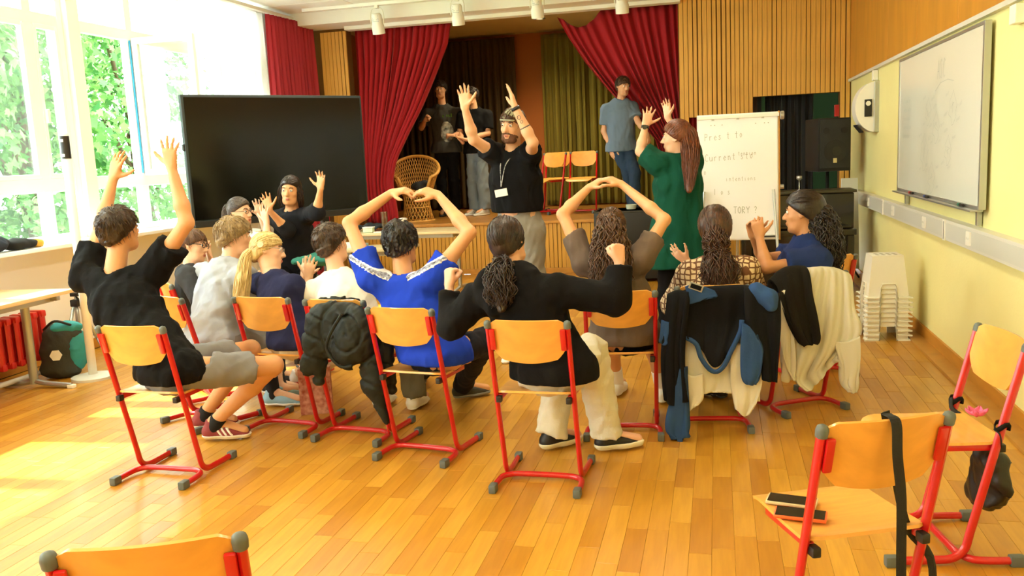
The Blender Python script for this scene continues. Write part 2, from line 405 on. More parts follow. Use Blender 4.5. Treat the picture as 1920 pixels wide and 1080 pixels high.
# back wall: slatted wood left of, right of and above the openings
wb = MB()
def wall_box(x0, x1, z0, z1, y0=YB, y1=YB+.15): wb.box(((x0+x1)/2, (y0+y1)/2, (z0+z1)/2), (x1-x0, y1-y0, z1-z0))
SX0, SX1 = -4.86, -.455
D1 = (.44, 1.45, 2.15); D2 = (-.335, .125, 1.94)
wall_box(XL-.2, SX0, 0, ZC); wall_box(SX0, SX1, 3.38, ZC)
wall_box(SX1, XR+.2, D1[2], ZC); wall_box(SX1, D1[0], D2[2], D1[2]); wall_box(SX1, D2[0], 0, D2[2]); wall_box(D2[1], D1[0], 0, D2[2]); wall_box(D1[1], XR+.2, 0, D1[2])
wall_box(D2[0], D2[1], 0, ZS)
wk = struct(wb, 'wall_back', M_slatback)
def slats(parent, x0, x1, z0, z1, y, pitch=.0555, w_=.0495, d=.018, m=M_slat, meshes={}):
    n = max(1, round((x1-x0)/pitch)); p = (x1-x0)/n
    for i in range(n):
        ww = w_*random.choice((.86, 1, 1, 1.08)); key = (round(z1-z0, 3), round(ww, 4), m.name)
        if key not in meshes:
            o = MB().box((0, 0, 0), (ww, d, z1-z0), bev=.0025).build('slat', m, parent); meshes[key] = o.data
        else:
            o = bpy.data.objects.new('slat', meshes[key]); COL.objects.link(o); o.parent = parent
        o.location = (x0+p*(i+.5), y-d/2, (z0+z1)/2)
slats(wk, -5.24, SX0, .0, 3.34, YB)
slats(wk, SX1+.01, D2[0], 0, ZC-.02, YB)
slats(wk, D2[0], D2[1], D2[2], ZC-.02, YB)
slats(wk, D2[1], D1[0], 0, ZC-.02, YB)
slats(wk, D1[0], D1[1], D1[2], ZC-.02, YB)
slats(wk, D1[1], XR-.01, 0, ZC-.02, YB)
# stage
st = struct(MB().box(((XL+.44)/2, 13.1, ZS/2-.02), (.44-XL, 3.42, ZS-.05)), 'trim_4', M_slatback)
st.name = 'stage'
slats(st, -5.24, .43, .07, ZS-.035, YB, m=M_slatdark)
slats(st, -5.24, .43, .07, ZS-.035, YB-.001) if False else None
MB().box((-2.6, YB-.02, ZS-.018), (5.95, .06, .034), bev=.004).build('edge_board', M_skirt, st)
MB().box((-2.6, YB-.01, .035), (5.9, .03, .07), bev=.003).build('plinth', M_skirt, st)
M_stagefl = mat('stage floor', 'A06F2C', .35, var=.2, vscale=2, stretch=(1, 8, 1))
for j in range(22):
    MB().box((-2.6, YB+.02+.14*(j+.5), ZS-.006), (5.9, .1385, .012), bev=.001).build('stage_board', M_stagefl, st)
struct(MB().box((-2.55, 14.75, 2.2), (6.4, .1, 4.2)), 'wall_stage_back', M_orange)
struct(MB().box((-5.65, 13.1, 2.2), (.1, 3.4, 4.2)), 'wall_stage_left', M_orange)
struct(MB().box((2.1, 13.1, 2.2), (.1, 3.4, 4.2)), 'wall_stage_right', M_green)
struct(MB().box((-1.8, 13.1, 3.62), (7.8, 3.3, .1)), 'ceiling_stage', mat('stage ceiling', 'D9C48F', .8))
struct(MB().box((1.25, 13.1, .2), (1.9, 3.5, .1)), 'floor_side_room', M_blackp)
struct(MB().box((1.25, 14.75, 1.9), (1.9, .1, 4.0)), 'wall_side_room_back', M_green)
struct(MB().box((XL/2+XR/2-.1, 13.2, 3.75), (9.5, 3.9, .06)), 'ceiling_upper', M_blackp)
struct(MB().box((.52, 12.6, 1.9), (.05, 2.2, 3.3)), 'wall_side_room', M_blackcloth)
# left wall with windows
wl = MB()
def wlb(y0, y1, z0, z1): wl.box((XL-.12, (y0+y1)/2, (z0+z1)/2), (.24, y1-y0, z1-z0))
WY = [(-3.2, -.9), (-.6, 1.7), (2.0, 4.3), (4.6, 6.93), (7.08, 10.15)]  # last window lengthened behind the voile to backlight it
ZT, ZB = 2.93, 1.0
wlb(YF, YB, 0, ZB); wlb(YF, YB, 3.45, ZC)
ys = [YF]+[v for a in WY for v in a]+[YB]
for i in range(0, len(ys), 2): wlb(ys[i], ys[i+1], ZB, 3.45)
struct(wl, 'wall_left', M_white)
struct(MB().box(((XL+XR)/2, YF-.1, ZC/2), (XR-XL+.4, .2, ZC)), 'wall_front', M_yellow)
struct(MB().box((XL+.008, (YB+YF)/2, .05), (.016, YB-YF, .09)), 'baseboard_left', M_skirt)
# glass
def glass_mat(name, tint, gl=.06):
    m = bpy.data.materials.new(name); m.use_nodes = True; n = m.node_tree; n.nodes.clear()
    o = n.nodes.new('ShaderNodeOutputMaterial'); t = n.nodes.new('ShaderNodeBsdfTransparent'); g = n.nodes.new('ShaderNodeBsdfGlossy'); x = n.nodes.new('ShaderNodeMixShader')
    t.inputs[0].default_value = (*tint, 1); g.inputs['Roughness'].default_value = .02; x.inputs[0].default_value = gl
    n.links.new(t.outputs[0], x.inputs[1]); n.links.new(g.outputs[0], x.inputs[2]); n.links.new(x.outputs[0], o.inputs[0]); return m
M_glass = glass_mat('window glass', (.93, .97, .96))
def frosted():
    m = bpy.data.materials.new('added frosted glass'); m.use_nodes = True; n = m.node_tree; n.nodes.clear()
    o = n.nodes.new('ShaderNodeOutputMaterial'); t = n.nodes.new('ShaderNodeBsdfTranslucent'); g = n.nodes.new('ShaderNodeBsdfTransparent'); x = n.nodes.new('ShaderNodeMixShader')
    t.inputs[0].default_value = (.95, .97, .97, 1); g.inputs[0].default_value = (.95, .97, .97, 1); x.inputs[0].default_value = .25
    n.links.new(t.outputs[0], x.inputs[1]); n.links.new(g.outputs[0], x.inputs[2]); n.links.new(x.outputs[0], o.inputs[0]); return m
M_frost = frosted()
M_haze = glass_mat('dusty window glass', (.93, .97, .96))
n_ = M_haze.node_tree; t_ = n_.nodes.new('ShaderNodeBsdfTranslucent'); t_.inputs[0].default_value = (1, 1, 1, 1); x_ = n_.nodes.new('ShaderNodeMixShader'); x_.inputs[0].default_value = .012; o_ = [q for q in n_.nodes if q.type == 'OUTPUT_MATERIAL'][0]; src = o_.inputs[0].links[0].from_socket; n_.links.new(src, x_.inputs[1]); n_.links.new(t_.outputs[0], x_.inputs[2]); n_.links.new(x_.outputs[0], o_.inputs[0])
M_sheer = mat('sheer white voile', 'FFFFFF', .9, translucent=.65)
wn = 0
def window(y0, y1, muls, opened=None):
    global wn; wn += 1
    fr = MB(); fw = .07
    for z, h in ((ZB+.035, .07), (1.505, .12), (ZT, .1), (3.42, .06)): fr.box((XL-.10, (y0+y1)/2, z), (.082, y1-y0-.01, h), bev=.006)
    for y in [y0+fw/2, y1-fw/2]: fr.box((XL-.10, y, (ZB+3.45)/2), (.09, fw, 3.45-ZB), bev=.006)
    W = fr.build('window_%d' % wn, M_frame, kind='structure')
    edges = [y0+fw]+muls+[y1-fw]
    for y in muls: MB().box((XL-.10, y, (ZB+3.45)/2), (.08, .1, 3.45-ZB-.1), bev=.006).build('mullion', M_frame, W)
    MB().box((XL+.12, (y0+y1)/2, ZB-.0), (.3, y1-y0+.1, .035), bev=.008).build('window_sill', M_frame, W)
    for i in range(len(edges)-1):
        a = edges[i]+(.05 if i else 0); b = edges[i+1]-(.05 if i < len(edges)-2 else 0); yc = (a+b)/2
        MB().box((XL-.1, yc, (ZB+.07+1.445)/2), (.008, b-a, 1.445-ZB-.07)).build('pane', M_haze, W)
        if opened != i: 
            sh = MB(); 
            for z in (1.585, 2.865): sh.box((XL-.08, yc, z), (.044, b-a-.008, .04), bev=.006)
            for y in (a+.018, b-.018): sh.box((XL-.08, y, 2.225), (.05, .036, 1.3), bev=.006)
            s_ = sh.build('sash', M_frame, W); MB().box((XL-.09, yc, 2.225), (.008, b-a-.06, 1.26)).build('pane', M_haze, s_)
            MB().box((XL-.04, a+.03, 2.1), (.03, .03, .12), bev=.006).build('sash_handle', M_frame, s_)
        MB().box((XL-.1, yc, 3.185), (.008, b-a, .4)).build('added_frosted_pane', M_frost, W)  # upper panes added so daylight whitens the band above the windows
    return W
window(*WY[0], [-2.4, -1.65]); window(*WY[1], [.2, .95]); window(*WY[2], [2.8, 3.55]); window(*WY[3], [5.0, 6.52])
W5 = window(*WY[4], [7.86, 9.0], opened=0)
sh = MB(); R_ = rotz(0)
sh.box((XL+.22, 7.86, 2.225), (.62, .045, 1.34), bev=.004)
sash = MB()
for z in (1.58, 2.87): sash.box((XL+.30, 7.87, z), (.66, .044, .06), bev=.005)
for x in (XL-.01, XL+.61): sash.box((x, 7.87, 2.225), (.06, .05, 1.35), bev=.005)
sa = sash.build('open_sash', M_frame, W5, label='white sash swung open into the room')
MB().box((XL+.30, 7.87, 2.225), (.56, .008, 1.25)).build('pane', M_haze, sa)
MB().box((XL-.052, 7.835, 2.225), (.012, .014, 1.3)).build('sky_glint_strip', mat('painted sky blue', '1E8FC4', .5), W5)  # sash edge's shade and sky reflection painted as a blue strip
# sheer curtains hanging by the windows and the red side drape
def curtain(name, p0, p1, z0, z1, folds, amp, m, parent=None, th=.004, topw=None, nu=None, edge=None, **kw):
    p0 = np.array(p0, float); p1 = np.array(p1, float); L_ = np.linalg.norm(p1-p0); d = (p1-p0)/L_; nrm = np.array((-d[1], d[0]))
    ph = rng.uniform(0, 6.28, 4); 
    def f(u, v):
        z = z1+(z0-z1)*v; uu = u
        if edge: e0, e1 = edge(v); uu = e0+(e1-e0)*u
        a = amp*(.45+.55*min(1, v*3))
        q = u*folds*2*math.pi
        off = a*(math.sin(q+.5*math.sin(q*.37+ph[0])+.25*math.sin(v*3+ph[2]))+.35*math.sin(q*.53+ph[1]+v*1.5))
        x, y = p0+d*L_*uu+nrm*off+d*(.3*a*math.sin(2*q+ph[3])); return (x, y, z)
    return MB().sheet(f, nu or int(folds*8), 26, th).build(name, m, parent, smooth=True, **kw)
curtain('voile_curtain', (XL+.15, 9.0), (XL+.15, 10.1), .1, 3.46, 11, .035, M_sheer, label='sheer white voile curtain beside the red drape at the window wall', category='curtain') if False else None
def tagc(o, l, c, g=None): return tag(o, l, c, g)
tagc(curtain('voile_curtain', (XL+.16, 8.98), (XL+.16, 10.15), .08, 3.44, 9, .035, M_sheer), 'sheer white curtain between the window and the red side drape', 'curtain')
tagc(curtain('side_drape', (XL+.22, 10.15), (XL+.3, 11.26), .05, 3.44, 13, .04, M_curtside), 'pinkish-red drape on the window wall beside the stage', 'curtain')
struct(MB().box((XL+.2, 9.9, 3.47), (.06, 3.0, .04), bev=.005), 'trim_5', M_white)
# stage curtains
_el = [(845, 35), (838, 80), (815, 140), (790, 200), (765, 250), (742, 300), (735, 340), (745, 400)]
_el = [Q(a, b, YB+.22) for a, b in _el]
def edgeL(v):                                # gathered left drape sweeps back to the left on its way down
    z = 3.42+(ZS+.02-3.42)*v; x = np.interp(z, [p[2] for p in _el][::-1], [p[0] for p in _el][::-1]); return 0, (x+4.83)/1.41
tagc(curtain('stage_curtain', (-4.83, YB+.22), (-3.42, YB+.22), ZS+.02, 3.42, 15, .055, M_curt, edge=edgeL), 'deep red velvet stage curtain swept back to the left side', 'curtain')
_er = [Q(a, b, YB+.46) for a, b in ((1042, 18), (1065, 60), (1098, 110), (1142, 165), (1192, 215), (1230, 260), (1244, 320), (1240, 400))]
def f_rc(u, v):
    # right drape: its top droops between two hooks, its free edge falls diagonally to the right
    x1 = SX1+.06; zz = 3.43+(ZS+.03-3.43)*v; xl = np.interp(zz, [p[2] for p in _er][::-1], [p[0] for p in _er][::-1])
    x = xl+(x1-xl)*u
    ztop = 3.43-.20*math.sin(min(1, u/.36)*math.pi)*(1 if u < .36 else 0)-.02-(.05*(1-u/.05) if u < .05 else 0)
    z = ztop+(ZS+.03-ztop)*v; q = u*14*2*math.pi
    a = .05*(.4+.6*min(1, v*2.5)); return (x, YB+.46+a*(math.sin(q+.6*math.sin(q*.31)+v)+.4*math.sin(q*.47+2+v*2)), z)
tagc(MB().sheet(f_rc, 120, 30, .004).build('stage_curtain', M_curt, smooth=True), 'deep red velvet stage curtain with drooping top, falling diagonally to the right side', 'curtain')
tagc(curtain('back_drape', (-5.4, 14.5), (-3.22, 14.45), ZS+.02, 3.5, 20, .05, M_oliveshade), 'dark shade-painted olive drape at the back of the stage, left of the orange wall gap', 'curtain')
tagc(curtain('back_drape', (-2.78, 14.45), (-.1, 14.45), ZS+.02, 3.5, 22, .05, M_olive), 'olive green drape at the back of the stage, right of the orange wall gap', 'curtain')
tagc(curtain('side_curtain', (-.42, YB+.3), (-.20, YB+.32), ZS+.02, 1.98, 3, .03, M_curt), 'narrow red curtain edge in the small opening behind the flip chart', 'curtain')
struct(MB().box((-.02, YB+.35, 1.3), (.3, .05, 1.9)), 'trim_6', mat('grey door leaf', 'A8A890', .6))
tagc(curtain('black_drape', (.60, YB+.28), (1.18, YB+.30), .25, 2.3, 7, .035, M_blackcloth), 'black cloth drape hanging in the dark doorway', 'curtain')
rb = MB().box((1.43, YB+.06, 1.93), (.07, .05, .14), bev=.004).build('alarm_box', M_red); tagc(rb, 'small red box on the right jamb of the dark doorway', 'box')
# recessed lights of the stage ceiling
for px, py, yy in ((1015, 18, 12.4), (975, 18, 12.4), (1012, 45, 13.2)):
    p = Q(px, py, yy); e = empty('recessed_light', (p[0], yy, 3.57), 0, {1015: 'recessed stage ceiling light nearest the front edge, right of the pair', 975: 'recessed stage ceiling light nearest the front edge, left of the pair', 1012: 'recessed stage ceiling light farther back'}[px], 'light', None)
    MB().lathe([(.05, 0), (.05, -.012), (.085, -.012), (.09, 0)]).build('rim', M_alu, e, ang=30); MB().lathe([(.001, -.004), (.05, -.004), (.05, 0)], n=16).build('lens', mat('warm lens', 'FFD9A0', .4, emit=2), e)
    l = bpy.data.lights.new('downlight', 'SPOT'); l.energy = 90; l.spot_size = 2.4; l.spot_blend = .8; l.shadow_soft_size = .06; l.color = (1, .82, .5); lo = bpy.data.objects.new('downlight', l); COL.objects.link(lo); lo.parent = e; lo.location = (0, 0, -.03)
# unseen ceiling lamps, added to fill the hall with light
M_tube = mat('fill lamp diffuser', 'FFF4DC', .5, emit=1.2)
for i, (x, y) in enumerate(ADDED_LAMPS):
    e = empty('added_ceiling_lamp', (x, y, ZC-.02), 0, None, None)
    tag(e, 'added white rectangular ceiling lamp, unseen, %s row over the %s' % ('window-side' if x < -2 else 'wall-side', {1.0: 'empty front floor', 4.2: 'seated audience', -2.0: 'hall end behind the camera', 7.4: 'space before the stage'}[y]), 'lamp', 'added ceiling lamps')
    MB().box((0, 0, -.03), (.32, 1.25, .06), bev=.006).build('housing', M_white, e)
    MB().box((0, 0, -.063), (.28, 1.2, .008)).build('diffuser', M_tube, e)
    l = bpy.data.lights.new('tube', 'AREA'); l.shape = 'RECTANGLE'; l.size = .28; l.size_y = 1.2; l.energy = FILL_W; l.color = (1, .92, .70)
    lo = bpy.data.objects.new('fill_light', l); COL.objects.link(lo); lo.parent = e; lo.location = (0, 0, -.075)
# ---------------------------------------------------------------- school chairs
def chair_line(z): return -.2*(z-.02)/.80          # how far the upright leans back at height z
def make_chair():
    t = empty('school_chair')
    for s in (-1, 1):
        x = s*.187
        pts = [(x, -.2, .815), (x, chair_line(.45), .45), (x, -.03, .14), (x, -.008, .06), (x, .035, .026), (x, .10, .020), (x*1.03, .262, .020)]
        P = bez(pts[1:], 20); MB().tube([pts[0]]+P, .0165, 10, rad2=.0125, up=(0, 1, 0.3)).build('upright', M_red, t, ang=40)
        MB().box((x*1.03, .255, .021), (.036, .05, .042), bev=.008).build('foot_cap', M_cap, t, ang=40)
        MB().lathe([(.017, -.02), (.018, .0), (.015, .010), (.006, .016)], (x, -.202, .82), 12, rotx(.24)).build('end_cap', M_cap, t, ang=60)
        MB().box((s*.203, -.19, .021), (.036, .055, .042), bev=.008).build('foot_cap', M_cap, t, ang=40)
        MB().box((s*.168, .02, .448), (.02, .27, .026), bev=.005).build('seat_rail', M_red, t, ang=40)
        MB().box((s*.168, -.13, .443), (.026, .035, .03), bev=.005).build('rail_cap', M_blackp, t, ang=40)
        y0 = chair_line(.745)
        br = MB(); br.box((0, 0, 0), (.026, .014, .105), rotx(.243), bev=.006); br.v = [(v[0]+s*.166, v[1]+y0-.018, v[2]+.745) for v in br.v]
        br.build('back_bracket', M_red, t, ang=40)
    U = [(-.203, -.19, .021), (-.203, -.09, .022), (-.192, -.035, .024), (-.15, -.006, .026), (-.08, 0, .027), (.08, 0, .027), (.15, -.006, .026), (.192, -.035, .024), (.203, -.09, .022), (.203, -.19, .021)]
    MB().tube(bez(U, 36), .0145, 10, rad2=.0145).build('base_tube', M_red, t, ang=40)
    def fs(u, v):
        y = -.135+.405*v; w_ = .19-.012*v; d0 = min(v, 1-v)*.405; r = .04
        if d0 < r: w_ -= r-math.sqrt(max(0, r*r-(r-d0)**2))
        x = (2*u-1)*w_
        z = .468-.014*math.exp(-((v-.42)/.25)**2)*(1-(2*u-1)**2*.8)-.03*max(0, (v-.82)/.18)**2+.012*max(0, (.12-v)/.12)
        return (x, y, z)
    MB().sheet(fs, 14, 16, .0105).build('seat', M_ply, t, ang=50)
    def fb(u, v):
        H_ = .19; dd = (1-v)*H_; w_ = .181; r = .035
        if dd < r: w_ -= r-math.sqrt(max(0, r*r-(r-dd)**2))
        if v < .42: w_ -= .05*((.42-v)/.42)**1.6
        q = 2*u-1; x = q*w_; z = .648+v*H_-(.018*(1-q*q)*(1-v)**2)*1.0+.02*(1-abs(q)**3)*(v-1)*0
        y = chair_line(z)-.030*(1-(x/.19)**2)+.006
        return (x, y, z)
    MB().sheet(fb, 18, 12, .010).build('backrest', M_ply, t, ang=50)
    return t
CH0 = make_chair(); ch_used = False
def place_chair(x, y, yaw, label, group=None, z=0, s=1):
    global ch_used
    o = CH0 if not ch_used else copy_tree(CH0); ch_used = True
    o.location = (x, y, z); o.rotation_euler = (0, 0, yaw); o.scale = (s, s, s); return tag(o, label, 'chair', group)
CHP = {'A': (-2.821, 3.885, -.034), 'C7': (-.843, 4.003, -.032), 'C6': (-1.558, 4.344, -.168), 'C8': (-.535, 4.813, .10), 'C4': (-2.557, 4.72, -.126),
       'C5': (-2.049, 4.614, -.132), 'C9': (-.057, 4.979, .12), 'C10': (.452, 5.371, .534), 'C3': (-3.164, 4.777, -.485), 'R2': (.837, 3.516, 1.735),
       'R1': (.358, 2.616, .40), 'B': (-1.218, 1.65, .368), 'C2': (-3.55, 5.36, -.75), 'X': (.62, 6.15, .5)}
CHL = {'A': 'red framed school chair under the person in black t-shirt and grey shorts', 'C7': 'red framed school chair under the person in the black hoodie',
       'C6': 'red framed school chair under the person in the blue striped-sleeve t-shirt', 'C8': 'red framed school chair under the person with curly ponytail and brown-grey t-shirt',
       'C4': 'red framed school chair under the blonde person with the long ponytail', 'C5': 'red framed school chair covered by the black quilted jacket',
       'C9': 'red framed school chair under the navy and black tracksuit jacket', 'C10': 'red framed school chair under the light grey sweater and black hoodie',
       'C3': 'red framed school chair under the person in the light grey t-shirt', 'R2': 'empty red framed school chair by the yellow wall with a small black bag tied on',
       'R1': 'empty school chair with phones on its seat and a black strap over its back', 'B': 'red framed school chair cut off by the bottom left picture edge',
       'C2': 'red framed school chair under the person with dark glasses on the left', 'X': 'empty school chair behind the light grey sweater, farthest right of the audience row'}
def cl(name, lx, ly, lz):             # a point in a chair's own frame
    x, y, a = CHP[name]; c, s = math.cos(a), math.sin(a); return np.array((x+lx*c-ly*s, y+lx*s+ly*c, lz))
for k, (x, y, a) in CHP.items(): place_chair(x, y, a, CHL[k], 'red framed school chairs of the audience')
for k, (px, Y, a, lb) in enumerate(((1029, 12.75, math.pi-.45, 'school chair on the stage nearest the person in the cap'), (1043, 13.05, math.pi-.2, 'school chair on the stage, pushed in behind another one'), (1093, 12.75, math.pi-.05, 'school chair on the stage, right one beside the black case'))):
    p = Q(px, 398, Y); place_chair(p[0], Y, a, lb, 'school chairs on the stage', z=ZS, s=1.06)

# ---------------------------------------------------------------- right wall things
X0 = XR
# whiteboard
e = empty('whiteboard', (X0, 6.95, 1.13), 0, 'wide white writing board with faint scribbles on the yellow wall', 'whiteboard')
M_wb = mat('whiteboard enamel', 'E6E8DC', .22, coat=.3)
MB().box((-.045, 0, .54), (.018, 2.42, 1.08)).build('writing_surface', M_wb, e)
fr = MB(); 
for z in (0.005, 1.085): fr.box((-.045, 0, z), (.032, 2.46, .022), bev=.003)
for y in (-1.22, 1.22): fr.box((-.04, y, .545), (.04, .03, 1.1), bev=.003)
fr.build('board_frame', M_alu, e)
MB().box((-.065, 0, -.012), (.075, 2.42, .012), bev=.003).build('pen_tray', M_alu, e)
for y in (-1.1, 1.0):
    MB().box((-.022, y, -.06), (.03, .035, .10), bev=.004).build('wall_bracket', M_alu, e)
def stroke(mb, pts, w=.006, f=None):
    # a flat pen stroke: pts in (a, b) of a plane, f maps them to the plane in space
    P = np.array(pts, float); n = len(P)
    for i in range(n-1):
        d = P[i+1]-P[i]; L_ = np.linalg.norm(d)
        if L_ < 1e-6: continue
        d /= L_; q = np.array((-d[1], d[0]))*w/2; mb.add([f(*(P[i]-q)), f(*(P[i+1]-q)), f(*(P[i+1]+q)), f(*(P[i]+q))], [(0, 1, 2, 3)])
GL = {'A': [[(0, 0), (.3, 1), (.6, 0)], [(.12, .4), (.5, .4)]], 'S': [[(.5, .85), (.3, 1), (.08, .82), (.45, .3), (.3, 0), (.02, .15)]], 'C': [[(.55, .85), (.3, 1), (.05, .6), (.08, .2), (.3, 0), (.55, .12)]],
      'T': [[(0, 1), (.6, 1)], [(.3, 1), (.3, 0)]], 'O': [[(.3, 1), (.05, .7), (.05, .25), (.3, 0), (.55, .3), (.55, .7), (.3, 1)]], 'R': [[(.05, 0), (.05, 1), (.45, .9), (.45, .6), (.05, .5), (.5, 0)]],
      'Y': [[(0, 1), (.3, .5), (.6, 1)], [(.3, .5), (.3, 0)]], '?': [[(.1, .8), (.3, 1), (.5, .75), (.28, .45), (.28, .3)], [(.28, .08), (.28, 0)]], 'u': [[(.05, .6), (.08, .1), (.3, .0), (.45, .2), (.48, .6), (.5, 0)]],
      'r': [[(.1, .6), (.12, 0)], [(.12, .4), (.3, .6), (.42, .5)]], 'e': [[(.08, .3), (.45, .35), (.3, .6), (.08, .3), (.25, 0), (.45, .1)]], 'n': [[(.08, .6), (.1, 0)], [(.1, .4), (.3, .6), (.42, .4), (.44, 0)]], 't': [[(.25, .9), (.25, .05), (.4, 0)], [(.05, .6), (.42, .6)]],
      's': [[(.4, .5), (.22, .6), (.1, .45), (.38, .18), (.22, 0), (.06, .1)]], 'P': [[(.05, 0), (.08, 1), (.45, .9), (.42, .55), (.07, .5)]], 'o': [[(.25, .6), (.07, .35), (.2, 0), (.42, .3), (.25, .6)]], 'l': [[(.2, 1), (.2, 0)]], 'g': [[(.4, .5), (.15, .5), (.12, .15), (.4, .15), (.42, .6), (.4, -.25), (.1, -.2)]], 'd': [[(.42, .45), (.15, .5), (.1, .1), (.4, .08), (.44, 1), (.46, 0)]], 'i': [[(.2, .6), (.22, 0)]], 'a': [[(.42, .5), (.15, .55), (.1, .1), (.38, .1), (.42, .6), (.46, 0)]]}
def writing(mb, txt, a, b, h, f, w=.005, tilt=0):
    x = a
    for c in txt:
        for st_ in GL.get(c, []): stroke(mb, [(x+p[0]*h*.8, b+p[1]*h+tilt*(x-a)) for p in st_], w, f)
        x += h*(.62 if c != ' ' else .5)
M_ink = mat('faint marker ink', '9DA39A', .6); M_ink2 = mat('marker ink on paper', 'C2C2B6', .7)
fw_ = lambda a, b: (-.0552, -a, b)       # a runs to the right as seen from the room
mk = MB(); writing(mk, 'ASC', .10, .84, .13, fw_, .007); stroke(mk, [(.05, .76), (.2, .81), (.4, .82), (.55, .80)], .005, fw_)
rr = random.Random(3)
def blob(a, b, r):
    stroke(mk, [(a+r*math.cos(t*.5)*(1+.35*math.sin(3*t)), b+r*math.sin(t*.5)*(1.1+.25*math.cos(2*t))) for t in range(14)], .004, fw_)
    stroke(mk, [(a+rr.uniform(-r, r)*.6, b+rr.uniform(-r, r)*.6) for _ in range(7)], .003, fw_)
for a, b, r in ((-.15, .62, .08), (.55, .62, .09), (.1, .50, .09), (-.25, .32, .11), (.45, .34, .08), (.0, .14, .09)):
    blob(a, b, r)
    for k in range(4): 
        th = k*1.6+rr.random(); writing(mk, ''.join(rr.choice('aeonrtsuli') for _ in range(5)), a+math.cos(th)*(r+.10)-.05, b+math.sin(th)*(r+.05), .03, fw_, .003, .2)
for i in range(5): writing(mk, ''.join(rr.choice('aeonrtsuldg') for _ in range(11)), -1.05+.04*(i % 2), .72-i*.07, .04, fw_, .003)
mk.build('marker_writing', M_ink, e, kind='stuff')
for y, c, lb in ((.55, 'C4262A', 'red'), (.03, '2C4FA8', 'blue'), (-.92, '157A6A', 'green')):
    q = empty('marker_pen', (X0-.078, 6.95+y, 1.136), 0, '%s capped marker pen on the whiteboard tray' % lb, 'pen', 'marker pens on the whiteboard tray')
    MB().tube([(0, -.05, 0), (0, .03, 0)], .009, 10).build('barrel', mat('pen '+lb, c, .4) if False else M_blackp, q); MB().tube([(0, .03, 0), (0, .07, 0)], .0105, 10).build('pen_cap', mat('pen '+lb, c, .35), q)
# cable duct with sockets
e = empty('cable_duct', (X0, 3.4, .87), 0, 'long light grey cable duct with sockets along the yellow wall', 'cable duct')
MB().box((-.035, .9, .07), (.07, 13.6, .14), bev=.005).build('duct_body', M_greyp, e); MB().box((-.071, .9, .07), (.004, 13.55, .10)).build('duct_cover', mat('duct cover', 'CFCFC6', .4), e)
for y, kind in ((9.55, 0), (8.75, 1), (8.25, 0), (7.05, 0), (6.45, 1), (5.85, 0), (4.4, 0), (2.2, 0)):
    if kind == 0:
        s_ = MB().box((-.077, y-3.4, .07), (.012, .085, .085), bev=.003).build('wall_socket', M_whitep, e)
        for k in (-.018, .018): MB().tube([(-.0845, y-3.4+k, .072), (-.0835, y-3.4+k, .072)], .008, 8).build('socket_hole', M_greyp, s_)
    else: MB().box((-.076, y-3.4, .07), (.012, .05, .142), bev=.002).build('duct_joint', M_whitep, e); MB().box((-.083, y-3.4-.01, .07), (.002, .006, .12)).build('joint_gap', M_blackp, e)
# round bodied wall unit (clock-like dispenser seen on edge)
e = empty('wall_unit', (X0, 9.75, 1.66), 0, 'white rounded wall unit with a black display beside the whiteboard', 'wall unit')
Rr = roty(-math.pi/2)
MB().prism([(.30*math.cos(t)-.0, .225+.235*math.sin(t)) for t in np.linspace(math.pi/2, 3*math.pi/2, 18)]+[(0, -.01)], -.21, -.0, 'y') if False else None
body = MB(); prof = [(-.02-.20*math.sin(t), .23+.25*math.cos(t)) for t in np.linspace(0, math.pi, 20)]
body.prism([(a, b) for a, b in prof]+[(0, -.02), (0, .48)], -.26, .0, 'y'); body.build('body', M_whitep, e, ang=35)
MB().box((-.02, -.275, .23), (.05, .02, .50), bev=.004).build('mounting_plate', M_alu, e)
MB().box((-.10, -.268, .22), (.07, .012, .17), bev=.003).build('display', M_blackp, e); MB().tube([(-.10, -.278, .265), (-.10, -.272, .265)], .024, 14).build('dial', M_whitep, e)
MB().box((-.17, -.13, .02), (.10, .24, .012), rotz(0)@roty(.9), bev=.002).build('nozzle', M_blackp, e)
s_ = MB().box((X0-.03, 9.55, 2.2), (.05, .07, .10), bev=.006).build('wall_sensor', M_whitep); tagc(s_, 'small white box just under the trim above the wall unit', 'sensor')
s_ = MB().box((X0-.03, 5.25, 2.19), (.05, .10, .10), bev=.006).build('wall_sensor', M_whitep); tagc(s_, 'small white box under the trim at the right picture edge', 'sensor')
